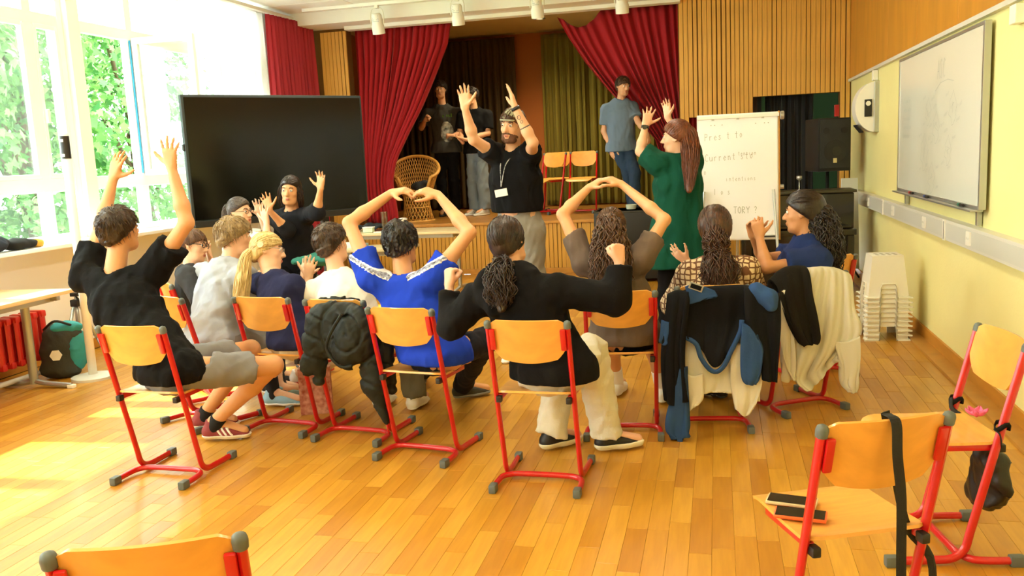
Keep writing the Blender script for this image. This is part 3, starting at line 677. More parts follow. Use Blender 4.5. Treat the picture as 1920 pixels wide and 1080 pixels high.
# stack of white step stools
M_stool = mat('white stool plastic', 'F3EFDF', .38)
def make_stool():
    t = empty('step_stool'); 
    H_, a0, a1 = .33, .115, .152; n = 9
    m = MB()
    # shell walls with leg arches on each side, flared rim at the feet, open underneath
    for s_, (ux, uy) in enumerate(((0, -1), (1, 0), (0, 1), (-1, 0))):
        vx, vy = -uy, ux
        def pt(u, z, o=0):
            hw = a0+(a1-a0)*(1-z/H_)+o; return (ux*hw+vx*u*hw, uy*hw+vy*u*hw, z)
        aw = .42; az = .10
        us = [-1, -.98, -aw-.02, -aw, -aw+.08, aw-.08, aw, aw+.02, .98, 1]
        V = []; Fq = []
        top = [pt(u, H_) for u in us]; mid = [pt(u, az+.012) for u in us]; 
        lo_ = [pt(u, 0) for u in us]; 
        def strip(A, B):
            b = len(V); V.extend(A+B); n_ = len(A); Fq.extend([(b+i, b+i+1, b+n_+i+1, b+n_+i) for i in range(n_-1)])
        strip(top, mid); strip(mid[:4], lo_[:4]); strip(mid[6:], lo_[6:])
        # arch lip, turned outwards
        lip = [pt(-aw, 0), pt(-aw, az-.02), pt(-aw+.08, az+.012), pt(aw-.08, az+.012), pt(aw, az-.02), pt(aw, 0)]
        lip2 = [(p[0]+ux*.013, p[1]+uy*.013, p[2]) for p in lip]; strip(lip, lip2)
        for ua, ub in ((-1.06, -aw), (aw, 1.06)):
            strip([pt(ua, .0), pt(ub, .0)], [pt(ua, 0, .017), pt(ub, 0, .017)]); strip([pt(ua, 0, .017), pt(ub, 0, .017)], [pt(ua, .010, .017), pt(ub, .010, .017)]); strip([pt(ua, .010, .017), pt(ub, .010, .017)], [pt(ua, .013, .0), pt(ub, .013, .0)])
        m.add(V, Fq)
    m.build('shell', M_stool, t)
    MB().box((0, 0, H_-.004), (a0*2+.004, a0*2+.004, .012), bev=.004).build('top', M_stool, t, ang=40)
    mh = MB()
    for i in range(4):
        for k in (-1, 1): mh.box(((i-1.5)*.045, k*.035-.02, H_+.0025), (.016, .03, .001), rotz(.5))
    mh.build('grip_slot', mat('slot shade', '8C8672', .8), t)
    return t
s0 = make_stool(); sp = onz = None
for i in range(10):
    o = s0 if i == 0 else copy_tree(s0)
    o.location = (1.285, 7.36, i*.0375); o.rotation_euler = (0, 0, .05+.01*math.sin(i*2.1))
    tag(o, ('topmost white plastic step stool of the stack by the yellow wall' if i == 9 else 'bottom white plastic step stool of the stack, standing on the floor' if i == 0 else 'white plastic step stool %s of the stack by the yellow wall' % ('second from the floor', 'third from the floor', 'fourth from the floor', 'fifth from the floor', 'fifth from the top', 'fourth from the top', 'third from the top', 'second from the top')[i-1]), 'stool', 'white stools stacked by the yellow wall')

# ---------------------------------------------------------------- stage lights
for i, (px, py, Y) in enumerate(((708, 45, 10.6), (858, 28, 10.6), (1007, 14, 10.6), (1166, 5, 10.6))):
    p = Q(px, py, Y); ln = ('first', 'second', 'third', 'rightmost')[i]
    e = empty('stage_spotlight', (p[0], Y, p[2]), 0, 'white stage spotlight hanging from the ceiling, %s from the left' % ln if i < 3 else 'white stage spotlight at the top picture edge above the right stage curtain', 'spotlight', 'stage spotlights')
    R_ = rotx(.25)
    MB().lathe([(.07, -.12), (.078, -.12), (.078, -.02), (.066, 0), (.066, .10), (.05, .125)], (0, 0, 0), 16, R_).build('housing', M_white, e, ang=35)
    MB().lathe([(.001, -.105), (.068, -.105), (.068, -.11), (.001, -.112)], (0, 0, 0), 16, R_).build('lens', mat('lamp lens', 'C8C8BC', .1), e)
    MB().tube(bez([(-.085, 0, .0), (-.085, 0, .12), (-.05, 0, .19), (.05, 0, .19), (.085, 0, .12), (.085, 0, 0)], 20), .006, 6).build('yoke', M_whitep, e, smooth=True)
    fins = MB()
    for k in range(5): fins.box((0, -.07, .02+k*.018), (.08, .012, .006))
    fins.build('cooling_fins', M_alu, e)
    MB().box((0, 0, ZC-p[2]-.06), (.05, .05, .06), bev=.005).build('clamp', M_whitep, e)
    MB().tube([(0, 0, .185), (0, 0, ZC-p[2]-.04)], .008, 6).build('hanger', M_alu, e)
MB().box((-2.4, 10.6, ZC-.035), (5.4, .05, .04), bev=.004).build('lighting_rail', M_white, None, label='white rail on the ceiling carrying the stage spotlights', category='rail') if False else None
r_ = MB().box((-2.4, 10.6, ZC-.035), (5.4, .05, .04), bev=.004).build('lighting_rail', M_white); tagc(r_, 'white rail under the ceiling that carries the four stage spotlights', 'rail')

# ---------------------------------------------------------------- big display
TL_, TR_ = np.array((-4.60, 7.0)), np.array((-3.50, 8.45)); mid = (TL_+TR_)/2; an = math.atan2(*(TR_-TL_)[::-1]); W_ = float(np.linalg.norm(TR_-TL_))
e = empty('display_screen', (mid[0], mid[1], 0), an, 'huge black touch display on a stand left of the stage', 'display')
MB().box((0, .03, 1.655), (W_, .06, 1.18), bev=.012).build('casing', mat('display casing', '2A3438', .45), e, ang=40)
MB().box((0, -.003, 1.675), (W_-.05, .01, 1.09)).build('screen', mat('display glass', '0C0C08', .16, spec=.35), e)
MB().box((0, .0, 1.09), (W_-.02, .05, .06), bev=.006).build('lower_bar', M_blackp, e)
MB().box((-W_/2-.006, .03, 1.78), (.012, .04, .06), bev=.003).build('side_button', M_blackp, e)
for s in (-.45, .45):
    MB().box((s, .1, .85), (.08, .05, 1.6), bev=.008).build('stand_post', M_blackp, e); MB().box((s, .05, .05), (.07, .75, .06), bev=.01).build('stand_foot', M_blackp, e)
MB().box((0, .1, .35), (.9, .04, .08), bev=.008).build('stand_beam', M_blackp, e)

# ---------------------------------------------------------------- tables
M_ttop = mat('pale laminate table top', 'D9C294', .35, var=.06, vscale=3, stretch=(1, 12, 1)); M_steel = mat('silver steel tube', 'A9ACA8', .35, metal=.6)
def table(x, y, rz, w_, d_, h_, label, topm=M_ttop, legm=M_steel, tleg=True):
    e = empty('table', (x, y, 0), rz, label, 'table')
    MB().box((0, 0, h_-.014), (w_, d_, .028), bev=.004).build('table_top', topm, e, ang=40)
    for s in (-1, 1):
        lx = s*(w_/2-.12)
        MB().tube([(lx, 0, .03), (lx, 0, h_-.05)], .024, 10, rad2=.034).build('leg', legm, e, ang=40)
        MB().tube(bez([(lx, -d_/2+.03, .02), (lx, -.1, .035), (lx, 0, .05), (lx, .1, .035), (lx, d_/2-.03, .02)], 12), .02, 8).build('foot', legm, e, ang=40)
        for t in (-1, 1): MB().box((lx, t*(d_/2-.03), .014), (.045, .05, .028), bev=.006).build('foot_cap', M_whitep, e)
        MB().box((lx, 0, h_-.05), (.04, d_-.1, .04), bev=.004).build('support', legm, e)
    MB().box((0, -d_/2+.12, h_-.055), (w_-.2, .03, .05), bev=.004).build('rail', legm, e); return e
table(-3.66, 9.98, .02, 1.5, .65, .74, 'long pale table with silver legs standing before the stage')
table(-5.05, 4.72, math.pi/2+.03, 1.7, .7, .74, 'pale table by the left window, cut off by the picture edge')
table(-3.22, 7.93, .05, .72, .42, .76, 'small pale table under the right end of the big display', topm=mat('cream table top', 'CBBE92', .4))
# things on the table before the stage
def cup(name, x, y, z, r, h_, m, label, cat, lid=None):
    e = empty(name, (x, y, z), 0, label, cat); MB().lathe([(r*.8, 0), (r, h_), (r*.93, h_), (r*.74, .006)], n=18).build('body', m, e, ang=40)
    if lid: MB().lathe([(r*1.06, h_), (r*1.06, h_+.02), (r*.5, h_+.028)], n=18).build('lid', lid, e, ang=40)
    return e
p = Q(720, 405, 9.85); cup('water_glass', p[0], 9.85, .74, .045, .24, glass_mat('tumbler glass', (.9, .93, .9), .15), 'tall clear glass on the table before the stage', 'glass')
p = Q(755, 405, 9.9); cup('jar', p[0], 9.9, .74, .05, .13, mat('cream jar', 'E8E2CC', .4), 'small cream coloured jar with lid on the table before the stage', 'jar', M_whitep)
e = empty('plastic_tub', (Q(691, 425, 9.8)[0], 9.80, .74), .1, 'pale green square plastic tub on the table before the stage', 'box')
MB().box((0, 0, .03), (.12, .10, .055), bev=.01).build('body', mat('pale green plastic', 'D5E4C0', .4), e, ang=40); MB().box((0, 0, .062), (.13, .11, .012), bev=.004).build('lid', M_whitep, e, ang=40)
cb = MB()
def f_cl(u, v): 
    x = (u-.5)*.42; y = (v-.5)*.30; return (x, y, .035+.03*math.sin(u*9+v*4)*math.sin(v*7+1)+.03*math.exp(-((u-.5)**2+(v-.5)**2)*9))
o = cb.sheet(f_cl, 18, 12, .02).build('folded_garment', mat('dark folded cloth', '20262B', .9), smooth=True); o.location = (Q(700, 415, 10.05)[0], 10.1, .745); tagc(o, 'crumpled dark garment lying on the table before the stage', 'garment')
e = empty('notebook', (Q(708, 432, 9.72)[0]+.04, 9.76, .74), .1, 'small white notepad on the edge of the table before the stage', 'notepad'); MB().box((0, 0, .006), (.2, .06, .012), bev=.002).build('pages', M_whitep, e)
# small things on the table below the display
for i, (px, Y, c, lb, dims) in enumerate(((650, 7.9, 'F0F0EA', 'white box on the small table below the display', (.16, .12, .05)), (672, 8.0, '9FB9C0', 'bluish case on the small table below the display', (.14, .08, .03)))):
    o = MB().box((0, 0, dims[2]/2), dims, bev=.006).build('small_box', mat('sb%d' % i, c, .4), ang=40); o.location = (Q(px, 405, Y)[0], Y, .76); tagc(o, lb, 'box')
cbm = MB()
for k in range(5):
    a = Q(608+k*9, 440, 7.72); cbm.tube(bez([(a[0], 7.74, .75), (a[0]+.05*math.sin(k*2), 7.72, .55), (a[0]-.04, 7.70, .3), (a[0]+.06*math.cos(k), 7.69, .02)], 16), .005, 6)
o = cbm.build('cables', M_blackp, smooth=True, kind='stuff'); tagc(o, 'tangle of black cables hanging below the small table by the display', 'cables')

# ---------------------------------------------------------------- flip chart
xl, xr, yy = -.148, .49, 7.55
e = empty('flip_chart', ((xl+xr)/2, 7.55, 0), .03, 'white flip chart easel with faint handwriting before the slatted wall', 'flip chart')
bw = .66
Rt = rotx(-.06)
def rb_(c, d, bev=0):
    m = MB(); m.box((0, 0, 0), d, bev=bev); m.v = [tuple(Rt@(np.array(v)+np.array(c))+np.array((0, 0, .79))) for v in m.v]; return m
rb_((0, 0, .52), (bw, .02, 1.05), .004).build('board', M_white, e)
rb_((0, -.016, .52), (bw-.03, .006, 1.03)).build('paper_pad', mat('flip chart paper', 'FFFFFF', .6), e)
rb_((0, -.022, 1.02), (bw, .018, .03), .004).build('clamp_bar', M_whitep, e)
rb_((bw/2+.0, 0, .52), (.012, .03, 1.06), .003).build('side_profile', M_skirt, e)
for x in (-.2, 0, .2): rb_((x, -.033, 1.0), (.02, .004, .012)).build('clip', M_alu, e)
rb_((bw/2-.08, -.022, .02), (.14, .012, .03), .002).build('name_plate', M_greyp, e)
rb_((bw/2-.08, -.029, .021), (.11, .002, .014)).build('plate_print', M_blackp, e)
m = MB(); m.lathe([(.028, -.015), (.034, -.012), (.034, .012), (.028, .015)], (bw/2+.02, 0, 1.8), 14, roty(math.pi/2)).build('knob', M_alu, e, ang=40)
MB().lathe([(.018, -.015), (.018, .015)], (bw/2+.018, 0, 1.22), 12, roty(math.pi/2)).build('knob', M_alu, e, ang=40)
ff = lambda a, b: tuple(Rt@np.array((a, -.0205, b))+np.array((0, 0, .79)))
wm = MB(); writing(wm, 'Pres t to', -.27, .83, .06, ff, .004, .06); writing(wm, 'Current sto', -.27, .66, .06, ff, .004, .03); writing(wm, 'tension', 0, .70, .035, ff, .003); writing(wm, 'o', -.28, .55, .05, ff, .003); writing(wm, 'intentions', -.10, .49, .04, ff, .003)
writing(wm, 'l o s', -.2, .38, .05, ff, .004); writing(wm, 's', -.26, .22, .05, ff, .003); writing(wm, 'S', -.14, .21, .06, ff, .005); writing(wm, 'TORY ?', -.04, .22, .055, ff, .0055)
for a in (-.22, -.19, -.13, .14, .21, .24): stroke(wm, [(a, .955), (a+.008, .958)], .008, ff)
wm.build('handwriting', M_ink2, e, kind='stuff')
for (x0, y0, x1, y1) in ((-.28, -.05, -.34, -.25), (.28, -.05, .34, -.25), (0, .08, 0, .5)):
    MB().tube([(x0, y0*.3, 1.2), (x1, y1, .02)], .012, 8).build('leg', M_alu, e)

# ---------------------------------------------------------------- loudspeaker and piano by the dark doorway
e = empty('loudspeaker', (1.19, 10.3, 1.26), .25, 'black loudspeaker cabinet with grille on a pole by the dark doorway', 'speaker')
MB().box((0, .0, .27), (.36, .40, .57), bev=.012).build('cabinet', mat('speaker cabinet', '141413', .6), e, ang=40)
MB().box((0, -.205, .28), (.32, .014, .52), bev=.005).build('grille', mat('speaker grille', '2B2B28', .7, bump=.6, bscale=300), e, ang=40)
MB().tube([(0, -.216, .20), (0, -.211, .20)], .125, 28).build('woofer_ring', mat('cone ring', '1E1E1C', .6), e, ang=30); MB().tube([(0.02, -.219, .20), (0.02, -.214, .20)], .05, 20).build('dust_cap', mat('dust cap', '26251f', .5), e, ang=30)
for s in (-.1, .1): MB().tube([(s, -.216, .42), (s, -.211, .42)], .035, 16).build('tweeter', mat('cone ring', '1E1E1C', .6), e)
MB().box((0, -.216, .10), (.04, .006, .05), bev=.001).build('emblem', mat('emblem', 'D8C990', .4), e)
hd = MB().box((.182, .0, .27), (.006, .14, .22), bev=.002).build('side_recess', M_cap, e); MB().box((.187, .0, .25), (.006, .07, .03), bev=.001).build('handle_bar', mat('emblem', 'D8C990', .4), hd)
e = empty('speaker_stand', (1.19, 10.3, 0), 0, 'black tripod pole under the loudspeaker', 'stand')
MB().tube([(0, 0, .05), (0, 0, 1.26)], .019, 10).build('pole', M_blackp, e, smooth=True)
for k in range(3):
    a = k*2.1+.4; MB().tube([(0, 0, .62), (.4*math.cos(a), .4*math.sin(a), .02)], .011, 8).build('leg', M_blackp, e, smooth=True)
e = empty('piano', (.80, 9.55, 0), .02, 'dark upright piano behind the person with black curly hair', 'piano')
M_pn = mat('black lacquer', '17130F', .25, coat=.4)
MB().box((0, .12, .52), (1.12, .34, 1.04), bev=.01).build('case', M_pn, e, ang=40); MB().box((0, .1, 1.06), (1.16, .40, .03), bev=.008).build('lid', mat('piano lid', '3B3623', .4), e, ang=40)
MB().box((0, -.16, .66), (1.1, .26, .06), bev=.008).build('key_bed', M_pn, e, ang=40); MB().box((0, -.17, .71), (1.0, .16, .025), bev=.006).build('key_cover', M_pn, e, ang=40)
for s in (-.5, .5): MB().box((s, -.22, .32), (.07, .07, .62), bev=.01).build('leg', M_pn, e)
e = empty('goblet', (Q(1498, 348, 9.7)[0], 9.66, 1.075), 0, 'small silver stemmed fitting standing on the piano', 'ornament'); MB().lathe([(.03, 0), (.006, .01), (.006, .10), (.03, .12), (.028, .15)], n=12).build('body', M_alu, e, smooth=True)
o = MB().box((0, 0, .5), (.18, .02, 1.0), rotx(-.08), bev=.003).build('white_board', M_greyp); o.location = (1.42, 10.2, .16); o.rotation_euler = (0, 0, .2); tagc(o, 'pale board leaning in the corner under the duct end', 'board')
# black case in front of the stage
p0 = Q(1085, 400, 10.6)
e = empty('flight_case', (-1.02, 10.75, 0), 0, 'large black case standing before the stage left of the green dress', 'case')
MB().box((0, 0, .63), (.86, .62, .46), bev=.012).build('body', mat('black case', '15140f', .5), e, ang=40); MB().box((0, 0, .22), (.86, .62, .36), bev=.012).build('lower_case', mat('black case', '15140f', .5), e, ang=40)
for z in (.405, .85): MB().box((0, 0, z), (.875, .635, .02), bev=.003).build('edge_profile', mat('dark metal edge', '3A3930', .4, metal=.4), e)
for sx in (-.35, .35):
    for sy in (-.25, .25): MB().lathe([(.03, 0), (.035, .01), (.035, .035), (.03, .04)], (sx, sy, 0), 12).build('caster', M_blackp, e)
for i, (px, Y, lb) in enumerate(((1183, 10.75, 'small pale bowl on the black case'), (1215, 10.6, 'greenish white tub on the black case beside the green dress'))):
    cup('bowl', Q(px, 370, Y)[0], Y, .862, .07, .055, mat('bowl %d' % i, ('C9CDB8', 'D9E2CF')[i], .4), lb, 'bowl')
# rucksack bundle right of the woman in green
# ---------------------------------------------------------------- wicker chair on the stage
def wicker():
    cx, cy = -4.24, 12.05
    e = empty('wicker_chair', (cx, cy, ZS), .25, 'round honey coloured wicker armchair on the stage by the red curtain', 'armchair')
    M_w = mat('wicker cane', 'D29A45', .5, var=.15, vscale=20)
    def prof(t, th):             # t 0..1 bottom to top of the base
        r = .235-.075*math.sin(t*math.pi*.62)+.03*t; return np.array((r*math.cos(th), r*math.sin(th), .40*t))
    m = MB(); n = 26
    for k in range(n):
        for s in (-1, 1): m.tube([prof(t, 2*math.pi*k/n+s*t*.9) for t in np.linspace(0.03, .93, 7)], .0055, 5)
    m.build('base_lattice', M_w, e, smooth=True, kind='stuff')
    for t, r in ((0, .02), (.95, .018), (1.0, .02), (.5, .008)): MB().tube([prof(t, a) for a in np.linspace(0, 2*math.pi, 28)[:-1]], r, 8, closed=True).build('hoop', M_w, e, smooth=True)
    MB().lathe([(.001, .39), (.22, .40), (.23, .42), (.20, .435), (.001, .43)], n=28).build('seat', M_w, e, smooth=True)
    def bk(u, v):                # u 0..1 around from arm to arm, v up
        th = math.pi*(.0+u*1.0)+0; a = -.25*math.pi+u*1.5*math.pi; r = .235+.10*v+.02*v*math.sin(u*math.pi)
        top = .20+.30*math.sin(u*math.pi)**1.6; return np.array((r*math.cos(a), r*math.sin(a), .43+v*top))
    m = MB()
    for k in range(44):
        for s in (-1, 1):
            P = [bk(min(1, max(0, (k/43)+s*v*.10)), v) for v in np.linspace(0.0, 1, 7)]; m.tube(P, .005, 5)
    m.build('back_lattice', M_w, e, smooth=True, kind='stuff')
    rim = [bk(u, 1) for u in np.linspace(0, 1, 40)]; MB().tube([bk(0, 0)]+rim+[bk(1, 0)], .024, 8).build('rim', M_w, e, smooth=True)
    MB().tube([bk(u, .0) for u in np.linspace(0, 1, 30)], .015, 6).build('hoop', M_w, e, smooth=True)
    return e
wicker()
def lump(name, c, r, m, label, cat, seed, n=18, amp=.25, rz=0):
    f = Field(.012 if max(r) > .1 else .008, .02); rg = np.random.default_rng(seed)
    f.ell(c, rotz(rz), r)
    for k in range(5):
        q = np.array(c)+rg.uniform(-.6, .6, 3)*np.array(r); f.ell(q, rotz(rg.uniform(0, 3)), np.array(r)*rg.uniform(.35, .6, 3))
    f.eval(); f.noise(.006, 14, seed); f.plane((0, 0, c[2]-r[2]*.9), (0, 0, -1)); o = f.mesh(name, m); return tagc(o, label, cat)
lump('dark_bag', (-4.18, 12.05, ZS+.50), (.12, .10, .075), mat('dark bag cloth', '16181B', .8), 'dark bundle lying on the seat of the wicker armchair', 'bag', 4)

# ---------------------------------------------------------------- left side: radiator, bag, tripod, pole, clothes
e = empty('radiator', (XL+.14, 5.0, .0), 0, 'red ribbed radiator under the left window', 'radiator')
M_rad = mat('radiator red', 'D22A20', .35, coat=.3)
r0 = None
for k in range(17):
    y = .85-k*.09
    if r0 is None:
        m = MB()
        for x in (-.05, .0, .05): m.tube(bez([(x, 0, .17), (x, 0, .30), (x, 0, .50)], 6), .019, 8, rad2=.03)
        m.box((0, 0, .50), (.15, .05, .055), bev=.015); m.box((0, 0, .16), (.15, .05, .055), bev=.015)
        r0 = m.build('rib', M_rad, e, ang=45); o = r0
    else: o = r0.copy(); COL.objects.link(o)
    o.location = (.12, y, 0)
for z in (.16, .5): MB().tube([(.12, -.62, z), (.12, .9, z)], .017, 8).build('pipe', M_rad, e, smooth=True)
MB().tube([(.25, -.75, .06), (.25, .98, .06)], .02, 8).build('floor_pipe', M_greyp, e, smooth=True)
# pannier bag
e = empty('pannier_bag', (-5.08, 5.78, 0), .5, 'dark grey and teal bicycle pannier bag with a pale reflector by the radiator', 'bag')
f = Field(.01, .04); f.ell((0, 0, .20), np.eye(3), (.16, .11, .21)); f.ell((-.02, 0, .08), np.eye(3), (.15, .11, .09)); f.ell((.02, .0, .36), rotx(.2), (.14, .08, .07)); f.eval().noise(.004, 16, 5).plane((0, 0, .005), (0, 0, -1)); f.mesh('body', mat('pannier cloth', '34362F', .7, bump=.2), e)
f = Field(.01, .02); f.ell((.11, .01, .22), np.eye(3), (.085, .115, .17)); f.ell((.06, -.02, .40), rotx(.3), (.13, .06, .045)); f.eval().noise(.004, 20, 6); f.mesh('teal_panel', mat('teal cloth', '2D8F90', .7), e, label='teal side panel and flap')
MB().prism([(.045*math.cos(a), .045*math.sin(a)*1.0) for a in np.linspace(0, 2*math.pi, 7)[:-1]], -.128, -.118, 'y').build('reflector', M_whitep, e).location = (-.02, 0, .2)
MB().tube(bez([(-.1, -.06, .40), (0, -.12, .47), (.1, -.06, .42)], 10), .010, 6).build('strap', M_blackp, e, smooth=True)
# tripod
tp = Q(152, 640, 6.05); e = empty('camera_tripod', (tp[0], 6.05, 0), 0, 'small silver camera tripod on the floor beside the pannier bag', 'tripod')
for k in range(3):
    a = k*2.09+.3; c_, s_ = math.cos(a), math.sin(a)
    L1 = MB().tube([(c_*.03, s_*.03, .52), (c_*.13, s_*.13, .25)], .013, 8).build('leg', M_alu, e, smooth=True)
    MB().tube([(c_*.13, s_*.13, .25), (c_*.22, s_*.22, .02)], .010, 8).build('lower_leg', M_steel, e, smooth=True); MB().lathe([(.012, -.02), (.016, .02)], (c_*.215, s_*.215, .02), 8).build('rubber_foot', M_blackp, e)
    MB().tube([(c_*.11, s_*.11, .28), (0, 0, .22)], .005, 6).build('brace', M_steel, e)
MB().tube([(0, 0, .2), (0, 0, .60)], .012, 8).build('centre_column', M_alu, e, smooth=True); MB().box((0, 0, .55), (.07, .07, .06), bev=.01).build('hub', M_blackp, e, ang=40); MB().box((.0, -.0, .62), (.07, .05, .03), bev=.006).build('head', M_blackp, e, ang=40); MB().tube([(0, 0, .6), (.14, -.02, .52)], .007, 8).build('pan_handle', M_blackp, e)
# tall pole with black label
a = Q(120, 255, 5.75); b = Q(160, 600, 5.75)
e = empty('banner_pole', (a[0], 5.75, 0), 0, 'tall slim white pole with a black label before the left window', 'pole')
MB().tube([(0, 0, .03), (0, 0, a[2]+.02)], .032, 14).build('shaft', M_white, e, smooth=True); MB().tube([(0, 0, a[2]-.17), (0, 0, a[2]+.0)], .034, 14).build('black_label', M_blackp, e, ang=30)
lb_ = MB()
for z in (-.035, -.145): lb_.box((0, -.035, a[2]+z), (.03, .002, .02))
lb_.build('label_print', M_whitep, e)
MB().lathe([(.16, 0), (.16, .02), (.05, .035)], n=20).build('foot_plate', M_greyp, e, ang=30)
# clothes on the sill
for i, (px, Y, r, c, lb) in enumerate(((10, 5.35, (.10, .16, .07), '1A2130', 'navy garment heaped on the window ledge at the left picture edge'), (38, 5.62, (.09, .16, .045), '151515', 'black garment on the window ledge, farther right'), (22, 5.2, (.07, .10, .05), 'B9C2D2', 'pale grey-blue cloth on the window ledge in front of the navy heap'), (62, 5.8, (.05, .06, .03), 'D9A13A', 'small mustard yellow cloth on the window ledge'))):
    lump('garment', (XL+.16, Y+.25, 1.02+r[2]*.9), r, mat('heap%d' % i, c, .9), lb, 'garment', 20+i)
# sheets of paper lying on the left table
o = MB().box((0, 0, .001), (.21, .297, .002)).build('paper_sheet', M_whitep); o.location = (-5.15, 5.1, .742); o.rotation_euler = (0, 0, .4); tagc(o, 'white sheet of paper on the left window table', 'paper')
# patterned paper bag on the floor
pb = Q(592, 730, 5.0); e = empty('gift_bag', (pb[0], 5.0, 0), .35, 'small red-brown paper bag with pale stars standing on the floor between the chairs', 'bag')
M_pb = mat('red brown paper', 'B4553E', .7, var=.2, vscale=30, col2='E0A890')
MB().prism([(-.10, -.04), (.10, -.04), (.10, .04), (-.10, .04)], 0, .30).build('bag_body', M_pb, e)
for s in (-1, 1): MB().tube(bez([(-.04, s*.03, .29), (-.03, s*.03, .35), (.03, s*.03, .35), (.04, s*.03, .29)], 8), .003, 5).build('handle', M_whitep, e)
# phones on the near chair
def phone(x, y, rz, col, lb):
    p = cl('R1', x, y, .4745); e = empty('smartphone', p, CHP['R1'][2]+rz, lb, 'phone')
    MB().box((0, 0, .005), (.074, .150, .010), bev=.004).build('case', mat('phone '+col, col, .4), e, ang=40); MB().box((0, 0, .0105), (.066, .140, .001)).build('screen', mat('phone screen', '14110C', .08), e)
phone(-.125, .03, 1.0, 'F0622A', 'smartphone in an orange case on the near chair seat'); phone(-.10, .13, .95, 'C9B48A', 'smartphone in a thin pale case on the near chair seat, behind the orange one')
# straps and bags
M_strap = mat('black webbing', '17140F', .8, bump=.2, bscale=200)
o = MB().tube(bez([cl('R1', .0, -.20, .846), cl('R1', .0, -.245, .835), cl('R1', .003, -.25, .74), cl('R1', .02, -.245, .62), cl('R1', .03, -.235, .45), cl('R1', .04, -.225, .25), cl('R1', .045, -.215, .08)], 30), .0145, 6, rad2=.002, up=(1, .3, 0)).build('bag_strap', M_strap)
tagc(o, 'black webbing strap hanging over the back of the near chair', 'strap')
o = MB().tube(bez([cl('R1', .0, -.195, .85), cl('R1', .04, -.17, .72), cl('R1', .10, -.12, .56), cl('R1', .15, -.09, .45), cl('R1', .215, -.10, .36), cl('R1', .22, -.11, .22), cl('R1', .215, -.12, .06)], 24), .013, 6, rad2=.002, up=(1, .4, 0)).build('bag_strap', M_strap)
tagc(o, 'black webbing strap running down before the near chair back to the floor', 'strap')
e = empty('shoulder_bag', cl('R2', .04, -.20, .25), CHP['R2'][2]+.2, 'small black shoulder bag tied to the chair by the yellow wall', 'bag')
f = Field(.007, .02); f.ell((0, 0, 0), rotx(-.25), (.10, .045, .11)); f.ell((.03, .01, -.06), np.eye(3), (.09, .045, .08)); f.ell((-.02, 0, .08), np.eye(3), (.06, .04, .03)); f.eval().noise(.003, 22, 3); f.mesh('bag_body', mat('black glossy nylon', '161310', .4, bump=.3, bscale=25), e)
MB().tube(bez([(-.07, -.03, .08), (0, -.055, .06), (.08, -.03, .0)], 10), .004, 6).build('zip', M_cap, e, smooth=True)
def rel(P): 
    R_ = rotz(-(CHP['R2'][2]+.2)); b = cl('R2', .04, -.20, .25); return [R_@(np.array(p)-b) for p in P]
MB().tube(bez(rel([cl('R2', .02, -.18, .34), cl('R2', -.17, -.13, .44), cl('R2', -.20, -.115, .50), cl('R2', -.185, -.10, .52)]), 14), .009, 6, rad2=.003).build('strap', M_strap, e, smooth=True)
MB().tube(bez(rel([cl('R2', .03, -.20, .34), cl('R2', .10, -.16, .44), cl('R2', .16, -.10, .49), cl('R2', .187, -.105, .53)]), 14), .012, 6, rad2=.004).build('strap', M_strap, e, smooth=True)
for s in (-1, 1):
    z0 = .53 if s < 0 else .52
    c = cl('R2', s*.187, chair_line(z0), z0); P = [c+rotz(CHP['R2'][2])@np.array((.021*math.cos(t), .026*math.sin(t), .012*math.sin(t*2+1))) for t in np.linspace(0, 4*math.pi, 25)]
    MB().tube(rel(P), .009, 6, rad2=.003, up=(0, 0, 1)).build('strap_loop', M_strap, e, smooth=True)
e = empty('fabric_flower', cl('R2', .02, -.13, .50), 0, 'pink fabric flower on the bag strap over the chair seat', 'flower'); M_pk = mat('pink petal', 'F0709A', .7, translucent=.2)
for k in range(6):
    a = k*1.047; R_ = rotz(a)
    MB().sheet(lambda u, v: R_@np.array((.008+.032*u, (v-.5)*.034*math.sin(math.pi*(.15+.8*u)), .012+.018*u*u+.006*math.cos(v*6.28))), 5, 5, .002).build('petal', M_pk, e, smooth=True)
MB().lathe([(.002, .0), (.009, .006), (.008, .018), (.002, .022)], n=10).build('centre', mat('pink centre', 'D64A7A', .7), e, smooth=True)
o = None
# ---------------------------------------------------------------- outside: trees beyond the windows, ground
M_leaf = mat('maple leaves', '5E9A3C', .55, translucent=.35)
n_ = M_leaf.node_tree; a_ = n_.nodes.new('ShaderNodeAttribute'); a_.attribute_name = 'tone'; cr_ = n_.nodes.new('ShaderNodeValToRGB')
cr_.color_ramp.elements[0].color = lin('2F6A30'); cr_.color_ramp.elements[1].color = lin('86B865'); n_.links.new(a_.outputs['Fac'], cr_.inputs[0])
for nd in n_.nodes:
    if nd.type == 'BSDF_PRINCIPLED': n_.links.new(cr_.outputs[0], nd.inputs['Base Color'])
    if nd.type == 'BSDF_TRANSLUCENT': n_.links.new(cr_.outputs[0], nd.inputs[0])
M_bark = mat('bark', '5B4A36', .9, bump=.5, bscale=20)
struct(MB().box((-14.6, 8, -.56), (17.6, 40, .2)), 'ground_outside', mat('lawn', '6E9A48', .9, var=.3))
lobes = np.array([(0, -.10), (.22, -.02), (.5, .02), (.34, .22), (.42, .52), (.18, .46), (0, .85), (-.18, .46), (-.42, .52), (-.34, .22), (-.5, .02), (-.22, -.02)])
